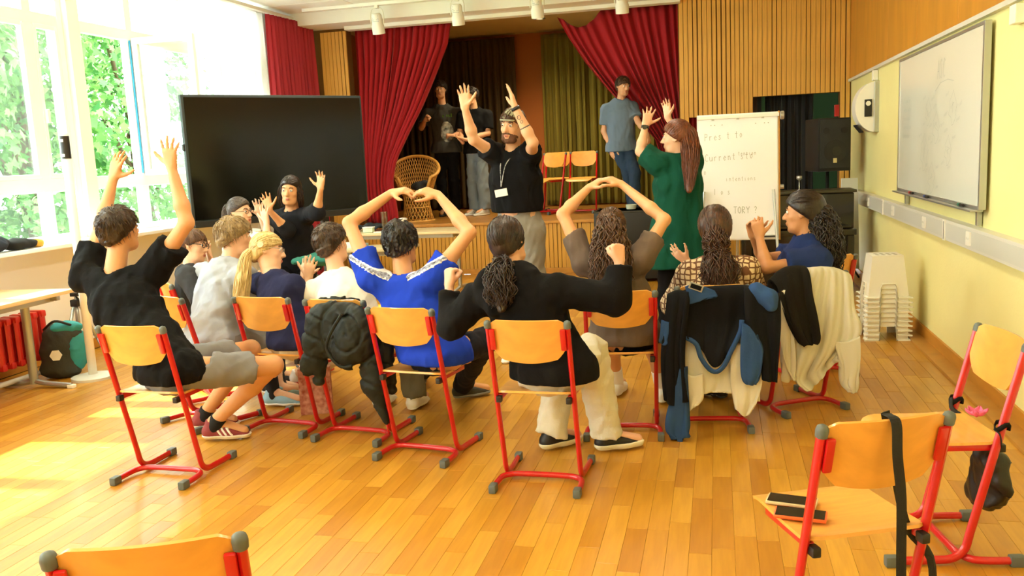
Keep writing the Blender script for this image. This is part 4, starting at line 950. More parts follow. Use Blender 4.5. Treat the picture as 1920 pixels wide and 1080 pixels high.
def tree(name, x, y, w_, d_, h_, n, seed, label):
    rg = np.random.default_rng(seed); e = empty(name, (x, y, -.46), 0, label, 'tree', 'trees outside the windows')
    MB().tube(bez([(0, 0, 0), (.08, .05, 1.2), (-.05, .1, 2.4), (.1, 0, h_*.8)], 12), [.16]*5+[.12]*4+[.07]*4, 10).build('trunk', M_bark, e, smooth=True) if False else MB().tube([(0, 0, 0), (.06, .04, 1.2), (-.04, .08, 2.4), (.1, 0, h_*.8)], [.17, .14, .12, .06], 10).build('trunk', M_bark, e, smooth=True)
    nc = 26; cc = np.stack([rg.uniform(-d_/2, d_/2, nc)*.75, rg.uniform(-w_/2, w_/2, nc)*.85, rg.uniform(.6, h_-.5, nc)], 1); cr = rg.uniform(.55, 1.05, nc)
    for k in range(5):
        c = cc[k]; MB().tube([(0, 0, c[2]*.55), tuple(c*.6+np.array((0, 0, c[2]*.3))), tuple(c)], [.05, .035, .015], 6).build('branch', M_bark, e, smooth=True)
    i = rg.integers(0, nc, n); v = rg.normal(size=(n, 3)); v /= np.linalg.norm(v, axis=1)[:, None]; rad = cr[i]*rg.uniform(.72, 1.05, n)
    P = cc[i]+v*rad[:, None]*np.array((.8, 1.0, .85)); P[:, 2] = np.maximum(P[:, 2], .1)
    N = v+rg.normal(size=(n, 3))*.35+np.array((.2, 0, .5)); N /= np.linalg.norm(N, axis=1)[:, None]
    D = np.cross(N, rg.normal(size=(n, 3))*.6+np.array((0, 1, 0))); D /= np.linalg.norm(D, axis=1)[:, None]; E_ = np.cross(N, D); s = rg.uniform(.10, .19, n)
    V = P[:, None]+s[:, None, None]*(lobes[None, :, :1]*D[:, None]+lobes[None, :, 1:]*E_[:, None]); V[:, :, 2] -= (np.abs(lobes[:, 0])[None]*s[:, None]*.4)
    me = bpy.data.meshes.new('foliage'); me.from_pydata(V.reshape(-1, 3).tolist(), [], (np.arange(n)[:, None]*12+np.arange(12)).tolist())
    me.materials.append(M_leaf); at = me.attributes.new('tone', 'FLOAT', 'FACE'); at.data.foreach_set('value', np.clip(rg.normal(.5, .25, n), 0, 1).astype(np.float32))
    o = bpy.data.objects.new('foliage', me); COL.objects.link(o); o.parent = e; o['kind'] = 'stuff'
tree('maple_tree', -9.6, 8.2, 3.6, 2.0, 5.6, 4300, 1, 'broad leafy green tree seen through the leftmost window pane')
tree('maple_tree', -9.9, 11.0, 3.6, 2.2, 6.0, 4800, 2, 'leafy green tree seen through the window pane with the blue edge')
tree('maple_tree', -10.2, 14.0, 3.8, 2.2, 6.0, 4300, 3, 'leafy green tree seen just left of the big display')
tree('maple_tree', -11.4, 9.6, 5.0, 1.6, 6.2, 3200, 4, 'darker leafy tree standing behind the front row of trees')
tree('maple_tree', -11.8, 13.0, 5.0, 1.6, 6.4, 3200, 5, 'leafy tree at the back behind the middle of the tree row')

# ---------------------------------------------------------------- people
M_lip = mat('lips', 'B8655A', .5); M_eye = mat('eye white', 'F0ECE6', .2); M_iris = mat('iris', '3A2A1C', .2); M_brow = mat('brow', '4A3020', .9)
def skin(c): return mat('skin '+c, c, .5, bump=.06, bscale=90, sss=.12, var=.06, vscale=9)
def strands(mb, path, rad, n, r=.004, wav=.01, wf=3, seed=0, seg=14, taper=True, flat=None):
    rg = np.random.default_rng(seed); C_ = np.array(bez(path, seg)); m = len(C_)
    R = np.interp(np.linspace(0, 1, m), np.linspace(0, 1, len(rad)), rad)
    T = np.gradient(C_, axis=0); T /= np.linalg.norm(T, axis=1)[:, None]; U = np.cross(T, (0.13, 1, .1)); U /= np.linalg.norm(U, axis=1)[:, None]; W = np.cross(T, U)
    for k in range(n):
        th = rg.uniform(0, 6.28); q = math.sqrt(rg.uniform(.25, 1.05)); ph = rg.uniform(0, 6.28, 2); L_ = rg.uniform(.72, 1.0); f = wf*rg.uniform(.8, 1.25)
        mm = max(4, int(m*L_)); t = np.linspace(0, L_, mm); ii = t*(m-1); 
        cx = np.stack([np.interp(ii, np.arange(m), C_[:, a]) for a in range(3)], 1); ux = np.stack([np.interp(ii, np.arange(m), U[:, a]) for a in range(3)], 1); wx = np.stack([np.interp(ii, np.arange(m), W[:, a]) for a in range(3)], 1)
        rr_ = np.interp(ii, np.arange(m), R)*q; ramp = np.minimum(1, t*4)
        P = cx+ux*((math.cos(th)*rr_+wav*ramp*np.sin(f*6.28*t+ph[0]))[:, None])+wx*((math.sin(th)*rr_+wav*ramp*np.cos(f*6.28*t+ph[1]))[:, None])
        rt = r*rg.uniform(.7, 1.3)*(1-.7*(t/L_)**3 if taper else np.ones(mm))
        mb.tube(list(P), list(rt), 4, cap=False)
def frame(f, up=(0, 0, 1)):
    f = vn(f); u = np.array(up, float); u = vn(u-u.dot(f)*f); r = np.cross(f, u); return r, f, u
def head_ops(F_, c, R, s, feat=True, k=.02):
    # R columns: right, forward, up ; c = centre between the ears
    g = lambda x, y, z: c+R@np.array((x, y, z))*s
    F_.ell(g(0, -.012, .028), R, np.array((.073, .092, .088))*s, k)
    F_.ell(g(0, .022, -.028), R, np.array((.061, .068, .082))*s, .025)
    F_.cone(g(-.028, .045, -.085), g(.028, .045, -.085), .028*s, .028*s, .03)
    F_.ell(g(0, .068, -.098), R, np.array((.020, .018, .016))*s, .018)
    if feat:
        F_.cone(g(0, .084, .018), g(0, .108, -.026), .007*s, .0125*s, .010)
        for x in (-1, 1):
            F_.ell(g(x*.012, .096, -.030), R, np.array((.009, .010, .008))*s, .006)
            F_.ell(g(x*.031, .090, .012), R, np.array((.017, .010, .010))*s, .012, sub=True)
            F_.ell(g(x*.031, .0775, .010), R, np.array((.015, .0125, .010))*s, .004)
            F_.cone(g(x*.014, .086, .028), g(x*.047, .072, .028), .0075*s, .006*s, .008)
            F_.ell(g(x*.038, .058, -.022), R, np.array((.02, .018, .018))*s, .02)
        F_.ell(g(0, .0885, -.056), R, np.array((.024, .010, .007))*s, .006); F_.ell(g(0, .086, -.067), R, np.array((.020, .010, .008))*s, .006)
    for x in (-1, 1):
        F_.ell(g(x*.077, -.006, .0), R@rotx(.2)@rotz(x*.35), np.array((.0075, .018, .030))*s, .008)
        F_.ell(g(x*.084, -.004, .002), R@rotx(.2), np.array((.006, .009, .016))*s, .004, sub=True)
    return g
CURL = {'open': (8, 8, 6), 'relax': (25, 30, 20), 'claw': (35, 50, 30), 'fist': (82, 95, 62), 'flat': (3, 3, 3), 'bend': (50, 25, 15)}
def hand_ops(F_, w_, d, n, side, pose='open', spread=1., s=1., thumb=1.):
    d = vn(d); n = np.array(n, float); n = vn(n-n.dot(d)*d); t = np.cross(d, n) if side == 'R' else np.cross(n, d)
    w_ = np.array(w_, float); K = [(.030, .086, .072), (.010, .091, .080), (-.010, .087, .074), (-.028, .079, .058)]
    cu = [math.radians(x) for x in CURL[pose]]; sp = [13, 3, -6, -16]
    if pose == 'fist': spread = .1
    for i, (o, l, fl_) in enumerate(K):
        b = w_+(t*o*.55+d*.012)*s; kn = w_+(t*o+d*l-n*.004)*s; F_.cone(b, kn, .0155*s, .0125*s, .014)
    F_.cone(w_+(t*.02+d*.03+n*.004)*s, w_+(t*.03+d*.05+n*.004)*s, .015*s, .012*s, .012)
    for i, (o, l, fl_) in enumerate(K):
        p = w_+(t*o+d*l-n*.004)*s; a = math.radians(sp[i])*spread; dd = vn(d*math.cos(a)+t*math.sin(a)); ang = 0
        for j, (q, r0, r1) in enumerate(((.45, .0098, .0088), (.30, .0088, .0080), (.25, .0080, .0066))):
            ang += cu[j]; e = dd*math.cos(ang)+n*math.sin(ang); p2 = p+e*fl_*q*s; rr_ = .92 if i == 3 else 1
            F_.cone(p, p2, r0*s*rr_, r1*s*rr_, .004 if j else .006); p = p2
    p = w_+(t*.022+d*.024+n*.004)*s
    if pose == 'fist': L_ = [(t*.35+d*.7+n*.5, .045, .0135, .0115), (t*-.2+d*.75+n*.75, .034, .0115, .010), (t*-.9+d*.35+n*.2, .028, .010, .008)]
    else: L_ = [(t*.85*thumb+d*.65+n*.25, .046, .0150, .0118), (t*.75*thumb+d*.75+n*.12, .036, .0112, .0100), (t*.6*thumb+d*.85+n*.10, .029, .0100, .0078)]
    for v, l, r0, r1 in L_:
        p2 = p+vn(v)*l*s; F_.cone(p, p2, r0*s, r1*s, .006); p = p2
def person(name_label, J, sk, s=1.0, h=.0068, bf=(0, 1, 0), shirt=None, pants=None, shoes=None, hair=None, hands=None, feat=True, female=False, beard=None, sleeve_seed=1, extras=None, dbg=''):
    """J: world joints.  bf: body forward.  Everything is children of one empty under the pelvis."""
    J = {k: np.array(v, float) for k, v in J.items()}
    pel = J['pel']; bf = vn(np.array(bf)*np.array((1, 1, 0))); br_ = np.cross(bf, (0, 0, 1.)); up = np.array((0, 0, 1.))
    seated = J.get('seated', np.array(1)) > 0
    hd = J['head']; hf = J.get('hf', bf); r_, f_, u_ = frame(hf, J.get('hu', vn(hd-J['neck'])*.6+up*.4)); HR = np.stack([r_, f_, u_], 1)
    neck = J['neck']; spine = vn(neck-pel); shL, shR = J['shL'], J['shR']; sd = vn(shR-shL)
    root = empty('person', (pel[0], pel[1], J.get('floor', np.array(0.))*1.0), 0, name_label, 'person')
    off = np.array((pel[0], pel[1], float(J.get('floor', 0.))))
    def done(o):
        if o is not None and o.type == 'MESH':
            o.data.transform(Matrix.Translation(Vector(-off)))
        return o
    sh = .93 if female else 1.0
    # torso profile: points along the spine with (halfwidth, halfdepth)
    chest = neck-spine*.17*s+bf*.0; waist = pel+(neck-pel)*.36
    TP = [(pel-spine*.01, (.165 if not female else .168)*s, .112*s), (waist, .135*s*sh, .100*s), (chest, .155*s*sh, .108*s), (neck-spine*.035*s, .085*s, .070*s)]
    def torso(F_, add=0., addw=0., k=.05, lastk=.04):
        for (a, wa, da), (b, wb, db) in zip(TP[:-1], TP[1:]):
            F_.cone(a, b, da+add, db+add+(.008 if add and b is TP[3][0] else 0), k, side=(br_ if a is TP[0][0] else sd), flat=((wa+wb)/2+addw)/((da+db)/2+add))
        for q in (shL, shR): F_.cone(neck-spine*.045*s+(q-neck)*.25, q, .050*s+add, .052*s+add, lastk)
        if seated: F_.ell(pel-up*.02*s-bf*.01, np.stack([br_, bf, up], 1), np.array((.165, .125, .100))*s+add*1.9, k)
    hips = {'L': J.get('hipL', pel-br_*.085*s-up*.01), 'R': J.get('hipR', pel+br_*.085*s-up*.01)}
    # ---- body
    B = Field(h*1.09, .02); torso(B)
    B.cone(neck-spine*.05*s, hd-HR[:, 2]*.05*s-HR[:, 1]*.012*s, .058*s, .050*s, .03)
    g = head_ops(B, hd, HR, s, feat)
    for S in 'LR':
        shd, el, wr_ = J['sh'+S], J['el'+S], J['wr'+S]
        B.cone(shd, shd+(el-shd)*.35, .050*s*sh, .046*s*sh, .03); B.cone(shd+(el-shd)*.3, el, .046*s*sh, .036*s*sh, .02)
        fm = el+(wr_-el)*.32; B.cone(el, fm, .037*s*sh, .038*s*sh, .02); B.cone(fm, wr_, .038*s*sh, .0245*s*sh, .02, side=None)
        hp = (hands or {}).get(S)
        if hp: hand_ops(B, wr_, hp[0], hp[1], S, hp[2], hp[3] if len(hp) > 3 else 1., s*(.93 if female else 1.)*(hp[5] if len(hp) > 5 else 1), hp[4] if len(hp) > 4 else 1.)
        kn, an, to = J['kn'+S], J['an'+S], J['to'+S]; hp_ = hips[S]
        B.cone(hp_, kn, .080*s, .052*s, .04); B.cone(kn, kn+(an-kn)*.35, .050*s, .051*s, .03); B.cone(kn+(an-kn)*.35, an, .051*s, .034*s, .03)
        B.cone(an, to+np.array((0, 0, .02)), .036*s, .026*s, .02)
    B.eval(); bo = done(B.mesh('body', skin(sk), root))
    # ---- shirt
    if shirt:
        m = shirt['m']; a = shirt.get('loose', .012)+.005
        S_ = Field(shirt.get('h', h*1.35), .03); torso(S_, a, a*1.3, .055)
        L_ = shirt.get('sleeve', .75)
        for S in 'LR':
            shd, el, wr_ = J['sh'+S], J['el'+S], J['wr'+S]; sl1 = L_ if not isinstance(L_, dict) else L_[S]
            ra = .050*s*sh+a; rb = shirt.get('cuff', .050*s*sh+a*1.4)
            if sl1 <= 1: S_.cone(shd, shd+(el-shd)*sl1, ra+.004, rb, .03, cutb=1.0)
            else:
                S_.cone(shd, el, ra, .045*s+a*1.3, .03); S_.cone(el, el+(wr_-el)*(sl1-1), .045*s+a*1.3, .034*s+a, .025, cutb=1.0)
                cp = el+(wr_-el)*(sl1-1); S_.cone(cp-vn(wr_-el)*.04, cp, .036*s+a*.6, .036*s+a*.6, .01, cutb=1.0)
        for e_ in shirt.get('add', []): S_.cone(*e_)
        hemz = shirt.get('hem', pel[2]-.055 if seated else None)
        if hemz is not None and not seated and hemz < pel[2]-.02: S_.cone(pel, np.array((pel[0], pel[1], hemz-.02)), .125*s+a, .13*s+a+shirt.get('flare', 0), .05, side=br_, flat=1.45)
        S_.eval(); S_.noise(shirt.get('fold', .0035)*1.1, shirt.get('ff', 12), sleeve_seed, (1, 1, .55)); S_.noise(.0028, 27, sleeve_seed+50, (1, 1, .45)); S_.noise(.0012, 60, sleeve_seed+51, (1, 1, .6))
        if hemz is not None: S_.plane((0, 0, hemz), -up)
        nk = Field(S_.h); na = neck-spine*shirt.get('neckdrop', .015)+bf*shirt.get('neckfwd', .0); D0 = S_.D.copy()
        X, Y, Z = S_.xyz(); b0 = hd-HR[:, 2]*.05*s; ba = b0-na; t = ((X-na[0])*ba[0]+(Y-na[1])*ba[1]+(Z-na[2])*ba[2])/(ba@ba); t = np.clip(t, 0, 1)
        dn = np.sqrt((X-na[0]-t*ba[0])**2+(Y-na[1]-t*ba[1])**2+(Z-na[2]-t*ba[2])**2)-shirt.get('neckr', .066)*s
        S_.D = np.maximum(S_.D, -dn.astype(np.float32))
        D1 = S_.D.copy()
        so_ = done(S_.mesh('shirt' if not shirt.get('name') else shirt['name'], m, root))
        if shirt.get('collar'):
            C_ = S_.like(np.maximum(np.maximum(D0-.004, -dn), dn-.016)); done(C_.mesh('collar', shirt['collar'], so_))
        if shirt.get('extra'): shirt['extra'](S_, D1, so_, done)
    # ---- trousers
    if pants:
        m = pants['m']; a = pants.get('loose', .012); P_ = Field(h*1.7, .035); ln = pants.get('len', 2.0)
        if not seated: P_.cone(pel, pel+up*.20*s, .100*s+a*.3, .098*s+a*.2, .03, side=br_, flat=1.42)
        P_.ell(pel-up*.02*s-(bf*.01 if seated else 0), np.stack([br_, bf, up], 1), np.array((.160, .120 if seated else .100, .10))*s+a, .04)
        for S in 'LR':
            kn, an = J['kn'+S], J['an'+S]; hp_ = hips[S]
            if ln <= 1: P_.cone(hp_, hp_+(kn-hp_)*ln, .082*s+a, .060*s+a*1.5, .03, cutb=1.0)
            else:
                P_.cone(hp_, kn, .080*s+a, .056*s+a*1.1, .03); e = kn+(an-kn)*(ln-1); P_.cone(kn, e, .060*s+a*1.2, pants.get('hemr', .05*s+a), .03, cutb=1.0)
        P_.eval(); P_.noise(pants.get('fold', .004), 12, sleeve_seed+9); P_.noise(.0032, 28, 3, (1, 1, .7))
        if seated:
            X, Y, Z = P_.xyz(); r2 = np.sqrt((X-pel[0])**2+(Y-pel[1])**2)-.20*s; sb = np.maximum(-(Z-pel[2]-.015*s), r2); P_.D = np.maximum(P_.D, -sb.astype(np.float32))
        else: P_.plane((0, 0, max(pel[2]+.10*s, (shirt.get('hem') or 0)+.04)), up)
        if pants.get('cut'): P_.plane(*pants['cut'])
        done(P_.mesh('trousers' if ln > 1 else 'shorts', m, root))
    # ---- shoes
    if shoes:
        for S in 'LR':
            an, to = J['an'+S], J['to'+S]; fz = min(to[2], an[2]-.05)-.018 if 'floor' not in J else float(J['floor'])
            d = to-an; d[2] = 0; d = vn(d); sdv = np.cross(d, up); base = np.array((an[0], an[1], fz))
            if 'fz'+S in J: fz = float(J['fz'+S]); base[2] = fz
            s2 = s*shoes.get('s', 1)
            W_ = Field(shoes.get('h', .009 if h < .0085 else .012), .02)
            W_.cone(base-d*.035*s2+up*.042, base+d*.10*s2+up*.040, .040*s2, .043*s2, .02); W_.cone(base+d*.08*s2+up*.034, base+d*.165*s2+up*.028, .043*s2, .034*s2, .02)
            W_.cone(base-d*.02*s2+up*.05, base-d*.010*s2+up*.095, .038*s2, .040*s2, .02)
            W_.eval(); D0 = W_.D.copy(); W_.plane(base+up*.002, -up); X, Y, Z = W_.xyz()
            W_.plane(base-d*.0+up*.098*s2, up*.9+d*.35)
            so2 = done(W_.mesh('shoe', shoes['m'], root))
            K = W_.like(np.maximum(np.maximum(D0-.006, (Z-(fz+shoes.get('sole', .024))).astype(np.float32)), (fz-Z).astype(np.float32)+.0*D0)); done(K.mesh('sole', shoes['sm'], so2))
            if shoes.get('stripes'):
                for q in (.035, .065, .095):
                    o0 = base+d*q*s2; nn = vn(d*.8+up*.55); pr = np.abs((X-o0[0])*nn[0]+(Y-o0[1])*nn[1]+(Z-o0[2]-.045)*nn[2])-.0075
                    K = W_.like(np.maximum(np.maximum(D0-.0022, pr), np.maximum(fz+.024-Z, Z-fz-.072)+0*D0)); done(K.mesh('shoe_stripe', shoes['stripes'], so2))
            if shoes.get('sock') is not None:
                sk_ = Field(.007, .01); top = an+vn(J['kn'+S]-an)*shoes.get('sockh', .09)*s; sk_.cone(np.array((an[0], an[1], fz+.06)), top, .044*s, .046*s, .01, cutb=1.0); sk_.eval(); done(sk_.mesh('sock', shoes['sock'], root))
    if hair: hair(root, hd, HR, s, g, done, neck)
    if beard:
        K = Field(.004, .01); G = lambda x, y, z: hd+HR@np.array((x, y, z))*s
        K.ell(G(0, .024, -.042), HR, np.array((.0625, .068, .075))*s, .01); K.cone(G(-.028, .047, -.088), G(.028, .047, -.088), .030*s, .030*s, .02); K.ell(G(0, .070, -.099), HR, np.array((.022, .019, .018))*s, .012); K.cone(G(-.02, .093, -.048), G(.02, .093, -.048), .006*s, .006*s, .006)
        K.eval(); X, Y, Z = K.xyz()
        def loc(v, c0): q = HR@np.array(v); p = G(*c0); return (X-p[0])*q[0]+(Y-p[1])*q[1]+(Z-p[2])*q[2]
        K.D = np.maximum(K.D, (loc((0, -.35, 1), (0, .09, -.042))).astype(np.float32)); K.D = np.maximum(K.D, (-(loc((0, 1, 0), (0, .0, 0)))).astype(np.float32))
        mo = Field(.004); P0 = G(0, .094, -.061); dm = np.sqrt((loc((1, 0, 0), (0, .094, -.061))/.026)**2+(loc((0, 0, 1), (0, .094, -.061))/.011)**2+(loc((0, 1, 0), (0, .094, -.061))/.03)**2)-1
        K.D = np.maximum(K.D, (-dm*.011).astype(np.float32)); K.noise(.0008, 120, 3); done(K.mesh('beard', beard, root))
    if feat:
        for x in (-1, 1):
            c = g(x*.031, .0795, .010); m_ = MB(); m_.lathe([(.0115*s*math.sin(a), .0115*s*math.cos(a)) for a in np.linspace(0.02, math.pi-.02, 9)], c, 14)
            eo = done(m_.build('eye', M_eye, root, smooth=True)); MB_ = MB(); MB_.tube([c+HR[:, 1]*.0105*s, c+HR[:, 1]*.0122*s], .0055*s, 10); done(MB_.build('iris', M_iris, eo, smooth=True))
            m_ = MB(); m_.tube(bez([g(x*.016, .0915, .031), g(x*.032, .0895, .036), g(x*.048, .079, .031)], 8), .0032*s, 6); done(m_.build('eyebrow', M_brow, root, smooth=True))
        m_ = Field(.003, .004); m_.ell(g(0, .0905, -.057), HR, np.array((.021, .0088, .0045))*s); m_.ell(g(0, .0885, -.066), HR, np.array((.017, .0088, .0052))*s); m_.eval(); done(m_.mesh('lips', M_lip, root))
    if extras: extras(root, hd, HR, s, g, done, J)
    L = lambda a, b: round(float(np.linalg.norm(J[a]-J[b])), 2)
    print('BONES', dbg, 'ua', L('shL', 'elL'), L('shR', 'elR'), 'fa', L('elL', 'wrL'), L('elR', 'wrR'), 'th', round(float(np.linalg.norm(hips['L']-J['knL'])), 2), round(float(np.linalg.norm(hips['R']-J['knR'])), 2), 'sh', L('knL', 'anL'), L('knR', 'anR'), 'to', L('pel', 'neck'), 'nh', L('neck', 'head'), 'shw', L('shL', 'shR'), 'pelz', round(float(pel[2]), 2), 'ank', round(float(J['anL'][2]), 2), round(float(J['anR'][2]), 2), 't', round(time.time()-T0, 1))
    return root
# ---- hair styles
def hair_mat(c, c2=None, sc=18): return mat('hair '+c, c, .38, bump=.35, bscale=sc, var=.25, vscale=14, stretch=(6, 6, 1.2), col2=c2)
def cap_hair(F_, hd, HR, s, t=.012, noise=.002, nf=40, line=.006, nrm=(0, .6, -.8), extra=None, seed=0, sideburn=True):
    G = lambda x, y, z: hd+HR@np.array((x, y, z))*s
    F_.ell(G(0, -.012, .030), HR, (np.array((.074, .094, .089)))*s+t, .02)
    F_.ell(G(0, -.045, -.02), HR, (np.array((.060, .055, .070)))*s+t*.7, .02)
    if extra:
        for e in extra: F_.ell(G(*e[0]), HR, np.array(e[1])*s, e[2] if len(e) > 2 else .02)
    F_.eval(); 
    if noise: F_.noise(noise, nf, seed)
    X, Y, Z = F_.xyz(); n = HR@vn(nrm); p = hd+n*line
    pl_ = ((X-p[0])*n[0]+(Y-p[1])*n[1]+(Z-p[2])*n[2]).astype(np.float32)
    # the hairline comes down in front of the ears and lies higher on the forehead
    q = HR[:, 1]; ff = ((X-hd[0])*q[0]+(Y-hd[1])*q[1]+(Z-hd[2])*q[2]).astype(np.float32)
    k_ = .016; a_, b2 = F_.D, pl_; hh = np.clip(.5-.5*(a_-b2)/k_, 0, 1); F_.D = (a_*(1-hh)+b2*hh+k_*hh*(1-hh)).astype(np.float32); return F_
def scalp_strands(mb, hd, HR, s, t, end, n, r, seed, short=False, line=.006, nrm=(0, .6, -.8)):
    rg = np.random.default_rng(seed+77); A = np.array((.074, .094, .089))*s+t; c0 = np.array((0, -.012, .030))*s; nv = vn(nrm)
    e = vn(np.array(end)/A) if end is not None else vn((0, -.35, 1)); k = 0; tries = 0
    while k < n and tries < n*30:
        tries += 1; v = vn(rg.normal(size=3)); p = c0+A*v
        if p.dot(nv) > line*s-.002: continue
        k += 1; e1 = e if end is not None else vn(e+rg.normal(size=3)*.15)
        om = math.acos(max(-1, min(1, v.dot(e1))))
        if om < .15: continue
        if short: a0 = rg.uniform(.0, .12); a1 = -min(.35, .30/om); ts = np.linspace(a0, a1, 5); rr_ = [max(.0005, r*(1-.8*i/4)) for i in range(5)]; lift = [0, .003, .005, .007, .007]
        else: ts = np.linspace(0, 1, 9); rr_ = [r]*9; lift = [rg.uniform(-.001, .0015)]*9
        P = []
        for q, l in zip(ts, lift):
            w_ = (math.sin((1-q)*om)*v+math.sin(q*om)*e1)/math.sin(om) if om < 3.0 else v; w_ = vn(w_); P.append(hd+HR@(c0+A*w_*(1+l/.09)+rg.normal(size=3)*.0006))
        mb.tube(P, rr_, 3, cap=False)
def short_hair(c, c2=None, t=.014, noise=.003, nf=46, line=.008, extra=None, seed=0, nrm=(0, .55, -.83), fade=None):
    def f(root, hd, HR, s, g, done, neck):
        F_ = Field(.0062, .02); cap_hair(F_, hd, HR, s, t, noise, nf, line, nrm, extra, seed); mb = MB()
        if not fade or t > .0: scalp_strands(mb, hd, HR, s, t+.001, None, 420, .0026, seed, True, line, nrm)
        ho = done(F_.mesh('hair', hair_mat(c, c2, 34), root, extra=mb))
        if fade:
            K = Field(.005, .02); cap_hair(K, hd, HR, s, .0035, .0006, 90, .022, nrm, [((0, -.055, -.05), (.052, .035, .05))], seed); done(K.mesh('faded_hair', fade, root))
    return f
def long_hair(c, path, rad, n=130, r=.0042, wav=.012, wf=3, c2=None, t=.014, line=.010, core=.8, seed=0, noise=.0015, extra=None, tie=None, nrm=(0, .6, -.8), seg=18, clip=None, pony=True, sides=False):
    """path in head coordinates (right, forward, up)"""
    def f(root, hd, HR, s, g, done, neck):
        G = lambda x, y, z: hd+HR@np.array((x, y, z))*s
        F_ = Field(.0068, .02); cap_hair(F_, hd, HR, s, t, noise, 50, line, nrm, extra, seed); mm = hair_mat(c, c2)
        mb = MB(); W = [hd+np.array(p) for p in path] if not pony else [hd+np.array(p) for p in path]
        strands(mb, W, rad, n, r*s, wav, wf, seed, seg)
        m2 = MB(); scalp_strands(m2, hd, HR, s, t, HR.T@(np.array(path[0]))-np.array((0, -.012, .030)), 230, .0024, seed, False, line, nrm)
        ho = done(F_.mesh('hair', mm, root, extra=m2))
        K = Field(.009, .02)
        for a, b, ra, rb in zip(W[:-1], W[1:], rad[:-1], rad[1:]): K.cone(a, b, max(.006, ra*core), max(.006, rb*core), .02)
        K.eval(); K.noise(wav*.25, 28, seed); done(K.mesh('ponytail' if pony else 'long_hair', mm, root, extra=mb))
        if tie: 
            q = MB(); a, b = W[0], W[1]; d = vn(b-a); cc_ = a+d*tie[1]; q.tube([cc_-d*.012, cc_+d*.012], tie[2], 12); done(q.build('hair_tie', tie[0], root, smooth=True))
        if sides:
            q = MB()
            for x in (-1, 1): strands(q, [G(x*.070, .020, .045), G(x*.082, .012, -.01), G(x*.085, .0, -.08), G(x*.08, -.01, -.15)], [.016, .022, .026, .014], 60, r*s, .004, 2, seed+x, 12)
            done(q.build('side_hair', mm, root, smooth=True))
        if clip: clip(root, hd, HR, s, done, W)
    return f
def glasses(col, r=.021, sq=False):
    def f(root, hd, HR, s, g, done, J=None):
        gl = MB()
        for x in (-1, 1):
            c = (x*.032, .098, .010); P = [g(c[0]+r*math.cos(a)*1.1, c[1]-.12*(abs(c[0]+r*math.cos(a))**2)*8, c[2]+r*.85*math.sin(a)) for a in np.linspace(0, 2*math.pi, 17)[:-1]]
            gl.tube(P, .0018*s if not sq else .003*s, 6, closed=True); gl.tube([g(x*.055, .088, .014), g(x*.078, .05, .014), g(x*.080, -.005, .010)], .0018*s if not sq else .0028*s, 6)
        gl.tube([g(-.010, .101, .014), g(.010, .101, .014)], .0018*s, 6); done(gl.build('glasses', col, root, smooth=True))
    return f
# ---------------------------------------------------------------- the people
def fab(name, c, **k):
    d = dict(rough=.9, bump=.12, bscale=160, spec=.2, var=.05, vscale=5); d.update(k); return mat(name, c, **d)
def onf(px, py, z=0.):
    r = CR*((px-960)/F)+CD*((py-540)/F)+CF; t = (z-CAMH)/r[2]; return r*t+np.array((0, 0, CAMH))
def foot(px, py, dx, dy, z=0.):            # ankle above the floor point, toe direction
    g = onf(px, py, z); d = vn((dx, dy, 0)); return g+np.array((0, 0, .09)), g+d*.17+np.array((0, 0, .03))
def legs(J, pel, bf, kz=.50, spread=.12, s=1., fl=0., out=.0):
    bf = vn(bf); br = np.cross(bf, (0, 0, 1.))
    for S, q in (('L', -1), ('R', 1)):
        if 'kn'+S not in J: J['kn'+S] = np.array(pel)+bf*.42*s+br*q*spread; J['kn'+S][2] = fl+kz
        if 'an'+S not in J:
            a = J['kn'+S]+bf*(.02+out); a[2] = fl+.09; J['an'+S] = a
        if 'to'+S not in J: t = J['an'+S]+bf*.17; t[2] = fl+.03; J['to'+S] = t
    return J
def stand(J, pel, bf, fl, s=1., sp=.10):
    bf = vn(bf); br = np.cross(bf, (0, 0, 1.)); J['seated'] = 0; J['floor'] = fl
    for S, q in (('L', -1), ('R', 1)):
        b = np.array(pel)+br*q*sp
        J.setdefault('kn'+S, np.array((b[0]+bf[0]*.02, b[1]+bf[1]*.02, fl+(pel[2]-fl)*.52))); J.setdefault('an'+S, np.array((b[0], b[1], fl+.09))); J.setdefault('to'+S, J['an'+S]+bf*.17-np.array((0, 0, .06)))
    return J
M_bk = fab('black jersey', '0C0C0E'); M_hood = fab('black hoodie fleece', '0C0B0D', bscale=90)
S_LIGHT, S_MID, S_TAN = 'E3B08C', 'D9A070', 'C98F62'
M_wsh = mat('white shoe', 'F0EEE8', .5); M_bsh = mat('black shoe', '1C1C1E', .55); M_dsole = mat('dark sole', '3A3A38', .7)

